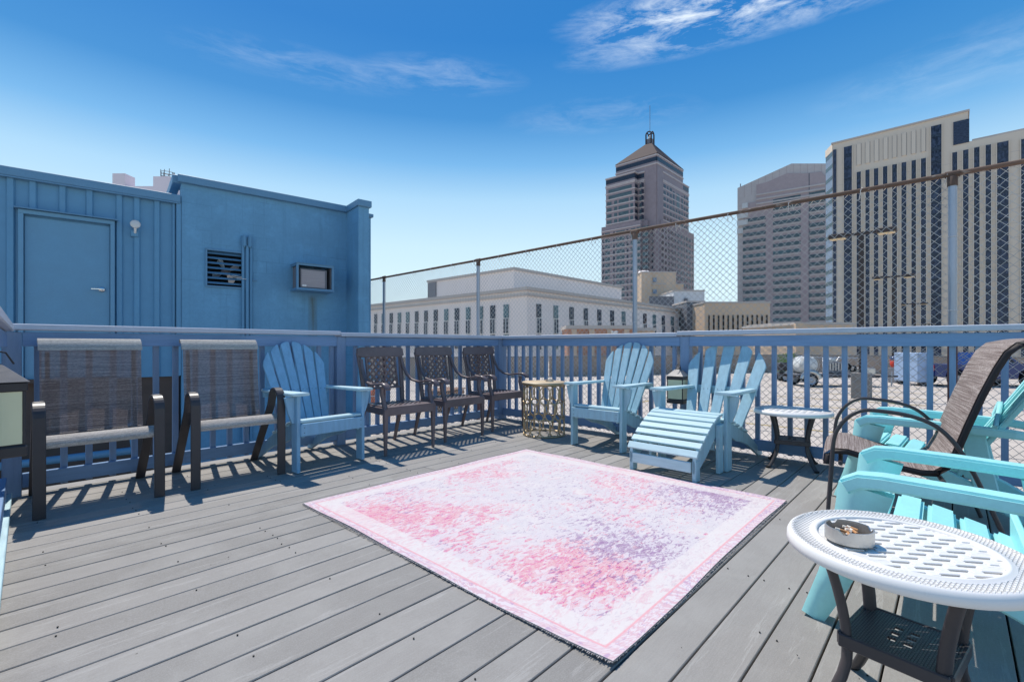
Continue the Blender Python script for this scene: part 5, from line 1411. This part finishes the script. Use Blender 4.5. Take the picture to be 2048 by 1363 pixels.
for sx_ in (-1, 1):
    for sy_ in (-1, 1): cube('lantern_post', M['copper'], tw, (cx + sx_ * 1.9, cy + sy_ * 1.9, zap + 3.2), (.7, .7, 6.6))
for sx_, sy_ in ((1, 0), (0, 1)):
    for s in (-1, 1):
        pts = [(cx + (math.cos(a) * 1.9 if sx_ else s * 1.9), cy + (math.cos(a) * 1.9 if sy_ else s * 1.9), zap + 6.2 + 1.8 * math.sin(a)) for a in [math.pi * i / 8 for i in range(9)]]
        MB().sweep(pts, .6, .6, (0, 0.02, 1), False).build('lantern_arch', M['copper'], tw)
MB().lathe([(1.3, zap + 3.4), (1.3, zap + 4.6), (.9, zap + 5.6), (0, zap + 6.2)], 12, (cx, cy, 0)).build('lantern_dome', M['tank'], tw)
MB().tube([(cx, cy, zap + 6), (cx, cy, zap + 6 + (270 - 210) / 947 * DP)], .16, 5).build('mast', M['mech'], tw)
FH = 4.05
def band_poly(pl, z, h, proud, name, mat, close=False):
    """thin course wrapping the visible faces of a stepped plan"""
    # visible vertices run pl[0] .. pl[-2]
    vis = pl[:-1]; mb = MB(); k = len(vis)
    offp = []
    for i, (x_, y_) in enumerate(vis): offp.append((x_ - proud, y_ - proud))
    offp[0] = (vis[0][0] + proud, vis[0][1] - proud); offp[-1] = (vis[-1][0] - proud, vis[-1][1] + proud)
    vs = [(x_, y_, z) for x_, y_ in offp] + [(x_, y_, z + h) for x_, y_ in offp]
    mb.add(vs, [(i, i + 1, i + 1 + k, i + k) for i in range(k - 1)])
    inn = [(x_ + .6, y_ + .6) for x_, y_ in vis]
    for zz in (z, z + h): 
        vs = [(x_, y_, zz) for x_, y_ in offp] + [(x_, y_, zz) for x_, y_ in inn]; mb.add(vs, [(i, i + 1, i + 1 + k, i + k) for i in range(k - 1)])
    mb.build(name, mat, tw)
# two dark attic ribbons with pale courses
for dz, h in ((-4.6, 2.6),): band_poly(pl2, z2_ + dz, h, .06, 'window_ribbon', M['glass_dark'])
for dz in (-1.2, -6.6): band_poly(pl2, z2_ + dz, .8, .35, 'string_course', M['granite_lt'])
band_poly(pl1, z1_ - 4.2, 2.8, .06, 'window_ribbon', M['glass_dark'])
for dz in (-.9, -6.1): band_poly(pl1, z1_ + dz, .8, .35, 'string_course', M['granite_lt'])
for k in range(1, 34):
    z = z1_ - 5.2 - FH * k
    if z < 2: break
    lower = z < z0_ - 3
    if not lower:
        band_poly(pl1, z + 2.3, .7, .25, 'string_course', M['granite_lt'])
        xl, yb0, ye = .6, .6 + ST * 3, yL1
        # left face: outer ribbons and the central bay
        if k < 3:
            cube('window', M['glass_grey'], tw, (xl - .02, (yb0 + ye) / 2, z), (.3, ye - yb0 - 4, 2.3))
        else:
            L_ = ye - yb0
            for a, b in ((.04, .20), (.30, .40), (.46, .80), (.86, .95)):
                cube('window', M['glass_grey'], tw, (xl - .02, ye - L_ * (a + b) / 2, z), (.3, L_ * (b - a), 2.3))
        for s in range(3):
            # step faces seen square on (facing -y, dark) and edge faces
            xs = .6 + ST * (2 - s); ys = .6 + ST * (s + 1)
            cube('window', M['glass_dark'], tw, (xs + ST / 2, ys - ST - .02 if False else ys - ST + .0 - .02, z), (ST - 1.4, .3, 2.4)) if s else None
            cube('window', M['glass_grey'], tw, (xs + ST - .02 if False else .6 + ST * (3 - s) - .02, .6 + ST * (s + .5), z), (.3, ST - 2.4, 2.4))
        cube('window', M['glass_dark'], tw, (.6 + ST * .5, .6 + ST * 3 - .02, z), (ST - 1.4, .3, 2.4))
        # right face: pairs of small windows
        x_a, x_b = .6 + ST * 3, xR1; nW = 9
        for w in range(nW):
            xx = x_a + (x_b - x_a) * (w + .5) / nW; ww = (x_b - x_a) / nW * (.5 if w % 3 == 1 else .72)
            if k < 4 and 3 <= w <= 6: continue
            cube('window', M['glass_dark'], tw, (xx, .58, z), (ww, .3, 2.3))
        if k == 2:
            for w, wd in ((3, .45), (4.5, .9), (6, .45)):
                xx = x_a + (x_b - x_a) * (w + .5) / nW; cube('tall_window', M['glass_dark'] if w != 4.5 else M['glass_grey'], tw, (xx, .56, z - 1), (wd * (x_b - x_a) / nW * 1.2, .3, 10))
    else:
        L_ = yL0
        cube('string_course', M['granite_lt'], tw, (-.15, 9 + (L_ - 9) / 2, z + 2.5), (.5, L_ - 9, .6))
        for a, b in ((.02, .05), (.07, .17), (.24, .27), (.30, .46), (.50, .53), (.58, .66), (.69, .76), (.80, .9)):
            cube('window', M['glass_grey'] if b - a > .05 else M['glass_dark'], tw, (-.02, L_ - L_ * (a + b) / 2, z), (.3, L_ * (b - a), 2.3))
        for s in range(3):
            cube('window', M['glass_dark'], tw, (3 * (2 - s) + 1.5, 3 * s - .02 + 3 if False else 3 * s - .02 + (0 if s == 0 else 0), z), (2.2, .3, 2.3)) if s else None
        x_a, x_b = 9.4, xR0; nW = 11
        for w in range(nW):
            xx = x_a + (x_b - x_a) * (w + .5) / nW
            cube('window', M['glass_dark'], tw, (xx, -.02, z), ((x_b - x_a) / nW * (.42 if w % 3 == 1 else .62), .3, 2.3))

# --- low limestone civic building
LX, LY = 56.0, 52.0
lx = xat(1054, 0 + 1) if False else None
cw = R(43.1)
# corner in column 1054, 75 m out
ccx, ccy = at(1054, 75.0)
ls = thing('limestone_hall', (ccx, ccy, -14), 0, 'long pale limestone building with slit windows beyond the lot', 'building')
zl = zat_x(1054, 580, ccx) + 14
yE = yat(742, ccx) - ccy; xE = xat(1372, ccy) - ccx
cube('main_block', M['limestone'], ls, (xE / 2, (yE + 12) / 2, zl / 2), (xE, yE + 12, zl))
cube('cornice', M['limestone_dk'], ls, (xE / 2 - .1, (yE + 12) / 2 - .1, zl + .25), (xE + .8, yE + 12.8, .5))
cube('cornice_shadow_course', M['limestone_dk'], ls, (xE / 2 - .1, (yE + 12) / 2 - .1, zl - .7), (xE + .5, yE + 12.5, .35))
# set back storey
sx0, sy0 = 10.0, 10.0
X2 = ccx + sx0; Y2 = yat(1028, X2); z2 = zat_x(1028, 539, X2) + 14
ye2 = yat(857, X2); xe2 = xat(1243, Y2)
cube('setback_block', M['limestone'], ls, ((sx0 + xe2 - ccx) / 2, (Y2 + ye2) / 2 - ccy, z2 / 2), (xe2 - X2, ye2 - Y2, z2))
cube('setback_coping', M['limestone_dk'], ls, ((sx0 + xe2 - ccx) / 2, (Y2 + ye2) / 2 - ccy, z2 + .2), (xe2 - X2 + .6, ye2 - Y2 + .6, .5))
cube('louvre_bank', M['mech'], ls, (sx0 - .1, (yat(857.5, X2) + yat(873, X2)) / 2 - ccy, (zat_x(865, 565, X2) + zat_x(865, 596, X2)) / 2 + 14), (.4, abs(yat(857.5, X2) - yat(873, X2)), zat_x(865, 565, X2) - zat_x(865, 596, X2)))
def slit(axis, px, ptop, wpx):
    if axis == 'l':
        y = yat(px, ccx) - ccy; w = abs(yat(px - wpx / 2, ccx) - yat(px + wpx / 2, ccx)); f = lambda py: zat_x(px, py, ccx) + 14
        P_ = lambda h, d: ((-.02 - d, y, h)); S_ = lambda hh, ww=1.0: (.3, w * ww, hh)
    else:
        x = xat(px, ccy) - ccx; w = abs(xat(px - wpx / 2, ccy) - xat(px + wpx / 2, ccy)); f = lambda py: zat_y(px, py, ccy) + 14
        P_ = lambda h, d: ((x, -.02 - d, h)); S_ = lambda hh, ww=1.0: (w * ww, .3, hh)
    z0 = f(ptop)
    k = (691 - ptop)
    H1 = 2.15
    zz = z0
    g_ = M['glass_green'] if random.random() < .6 else M['glass_dark']
    win = cube('window', g_, ls, P_(zz - H1 / 2, 0), S_(H1))
    cube('window', M['whitefr'], ls, P_(zz - H1 - 1.35, .0), S_(2.5, .95))
    for s in (-.28, .28):
        c_ = list(P_(zz - H1 - 1.35, .06))
        if axis == 'l': c_[1] += s * w
        else: c_[0] += s * w
        cube('pane', M['glass_dark'], ls, c_, S_(2.3, .36))
    cube('window', g_, ls, P_(zz - H1 - 2.8 - 1.2, 0), S_(2.4))
for px, pt, w in ((752, 628, 5), (767, 627, 5), (783, 626, 5.5), (799.5, 625, 6), (816, 624, 6), (834, 622.5, 6), (852.5, 621, 6.5), (872, 619.5, 7), (893, 618, 7.5), (914.5, 616.5, 8), (937, 614.5, 8), (962, 613, 8.5), (986, 611, 9), (1013, 609, 9.5)):
    slit('l', px, pt, w)
for px, pt in ((1077, 608), (1111, 611), (1142.5, 614), (1171, 616.5), (1198, 619), (1223.5, 621), (1246.5, 623), (1268, 625), (1289, 627), (1308, 629), (1326, 631), (1344, 633), (1361, 635)):
    slit('r', px, pt, 8.5 - (px - 1077) * .012)
# roof structures behind
def block_at(name, pa, pb, ptop, dep, mat, label, zb=-14, depth=14, cat='building'):
    (xa, ya), (xb, yb) = at(pa, dep), at(pb, dep)
    d = math.hypot(xb - xa, yb - ya); t = thing(name, ((xa + xb) / 2, (ya + yb) / 2, zb), math.atan2(yb - ya, xb - xa), label, cat)
    z = hz(ptop, dep) - zb
    cube('wall', mat, t, (0, depth / 2, z / 2), (d, depth, z)); cube('coping', M['limestone_dk'], t, (0, depth / 2, z + .15), (d + .3, depth + .3, .35))
    return t, d, z
t_, d_, z_ = block_at('brick_penthouse', 1300, 1352, 545, 150, M['tan2'], 'tan rooftop penthouse in front of the granite tower'); cube('string_course', M['limestone_dk'], t_, (-d_ * .2, -.1, z_ - 3.6), (d_ * .6, .4, .4))
cube('window', M['glass_blue'], t_, (-d_ * .32, -.05, z_ - 2.3), (1.1, .3, 1.4)); cube('window', M['glass_blue'], t_, (-d_ * .32, -.05, z_ - 6.0), (1.2, .3, 1.4))
t_, d_, z_ = block_at('stair_turret', 1283, 1303, 545, 149, M['tan2'], 'narrow tan stair tower with a domed cap, left of the penthouse', depth=6)
MB().lathe([(2.0, z_ + .3), (1.6, z_ + .9), (0, z_ + 1.2)], 16, (0, 3, 0)).build('cap', M['limestone'], t_)
block_at('tan_block', 1352, 1367, 569, 152, M['tan'], 'small tan block right of the penthouse')
t_, d_, z_ = block_at('grey_roof_hall', 1347, 1409, 582, 135, M['greybox'], 'light grey flat roofed block right of the penthouse'); cube('roof_unit', M['mech'], t_, (-1, -.2, z_ - 2.5), (1.0, .6, 1.0))
cube('side_panel', M['mech'], t_, (-d_ / 2 - 3.5, -.2, z_ - 3.2), (7, .3, 3.4))
block_at('grey_plant_wall', 1374, 1409, 604, 112, M['mech'], 'dark grey blank wall at the right end of the limestone building', depth=10)
t_, d_, z_ = block_at('tan_warehouse', 1409, 1540, 606, 105, M['tan'], 'tan blank walled building in front of the mauve tower')
for i in range(13):
    cube('slit_window', M['dark'], t_, (-d_ / 2 + d_ * (i + .9) / 13.6, -.05, z_ - 4.6), (.28, .3, 3.9))
t_, d_, z_ = block_at('tan_gate_house', 1590, 1706, 649, 62, M['tan2'], 'low tan wall with rounded end below the beige slab')
cube('gate_pier', M['tan'], t_, (-d_ / 2 + .5, -.3, z_ / 2 + .1), (1.4, .5, z_ + .1))
t_, d_, z_ = block_at('glass_entrance', 1545, 1588, 650, 75, M['mech'], 'dark ribbed low entrance between the tan buildings', depth=8)
for i in range(4): cube('glass_band', M['glass_blue'], t_, (0, -.1, z_ - 1.0 - 1.3 * i), (d_, .2, .55))
# brown brick roof house in front of the limestone building
t_, d_, z_ = block_at('brick_roof_house', 1135, 1266, 657, 46, M['brick'], 'low red brown brick structure in front of the limestone building', zb=LOT - .1, depth=5)
for s in (-.4, -.13, .14, .4): cube('pilaster', M['tan2'], t_, (s * d_, -.06, z_ / 2), (.5, .12, z_ - .1))
block_at('brick_roof_house', 1240, 1310, 661, 52, M['tan2'], 'low tan brick structure right of the red brown one', zb=LOT - .1, depth=5)
x, y = at(1228, 44)
sp_ = thing('siamese_standpipe', (x, y, hz(672, 44)), R(-45), 'white box fitting on top of the brick structure behind the railing', 'fitting')
bbox('body', M['white_plastic'], sp_, (0, 0, .15), (.4, .4, .6), .08)
for s in (-1, 1): bbox('lamp_cup', M['whitefr'], sp_, (s * .18, -.2, .38), (.22, .2, .22), .06)
bbox('stem', M['mech'], sp_, (0, 0, -.4), (.15, .15, .6), .02)

# --- far tower tops peeping over the metal roof
ft = thing('far_stepped_tower', (*at(285, 260), -14), R(43.1 - 90), 'distant pinkish stepped tower top above the metal roof', 'building')
zq = lambda py: hz(py, 260) + 14
sc_px = 260 / 947
cube('shaft', M['palepink'], ft, (0, 20, zq(384) / 2), (122 * sc_px, 40, zq(384)))
cube('shaft', M['palepink'], ft, (-8 * sc_px, 20.2, zq(371) / 2), (92 * sc_px, 40, zq(373)))
cube('turret', M['palepink'], ft, (-48 * sc_px, 3.6, zq(346) / 2), (25 * sc_px, 7, zq(347)))
cube('turret', M['palepink'], ft, (38 * sc_px, 4.6, zq(352) / 2), (34 * sc_px, 9, zq(353)))
for r_ in range(3):
    MB().tube([(38 * sc_px + 3.2 * math.cos(a), 4.6 + 3.2 * math.sin(a), zq(350) + 1.4 * r_) for a in [2 * math.pi * i / 14 for i in range(14)]], .16, 4, (0, 0, 1), True).build('antenna_ring', M['mech'], ft)
for i in range(9):
    a = 2 * math.pi * i / 9; MB().tube([(38 * sc_px + 3.2 * math.cos(a), 4.6 + 3.2 * math.sin(a), zq(354)), (38 * sc_px + 3.2 * math.cos(a), 4.6 + 3.2 * math.sin(a), zq(339) + (i % 3) * .7)], .2, 4).build('antenna', M['mech'], ft)

# green shrub clump behind the lot wall
x, y = at(1580, 33)
sh = thing('shrub', (x, y, LOT), 0, 'bright green shrub behind the railing left of the trailer', 'shrub')
lf = MB()
for i in range(900):
    v_ = Vector((random.gauss(0, .45), random.gauss(0, .45), abs(random.gauss(.8, .35)))); s = .07
    n_ = Vector((random.uniform(-1, 1), random.uniform(-1, 1), random.uniform(-1, 1))).normalized(); u_ = n_.orthogonal().normalized(); w_ = n_.cross(u_)
    lf.add([v_ - u_ * s, v_ + w_ * s * .5, v_ + u_ * s, v_ - w_ * s * .5], [(0, 1, 2, 3)])
tag(lf.build('foliage', M['foliage'], sh), kind='stuff')
MB().tube([(0, 0, 0), (0, 0, .8)], .04, 6).build('stem', M['brownbox'], sh)
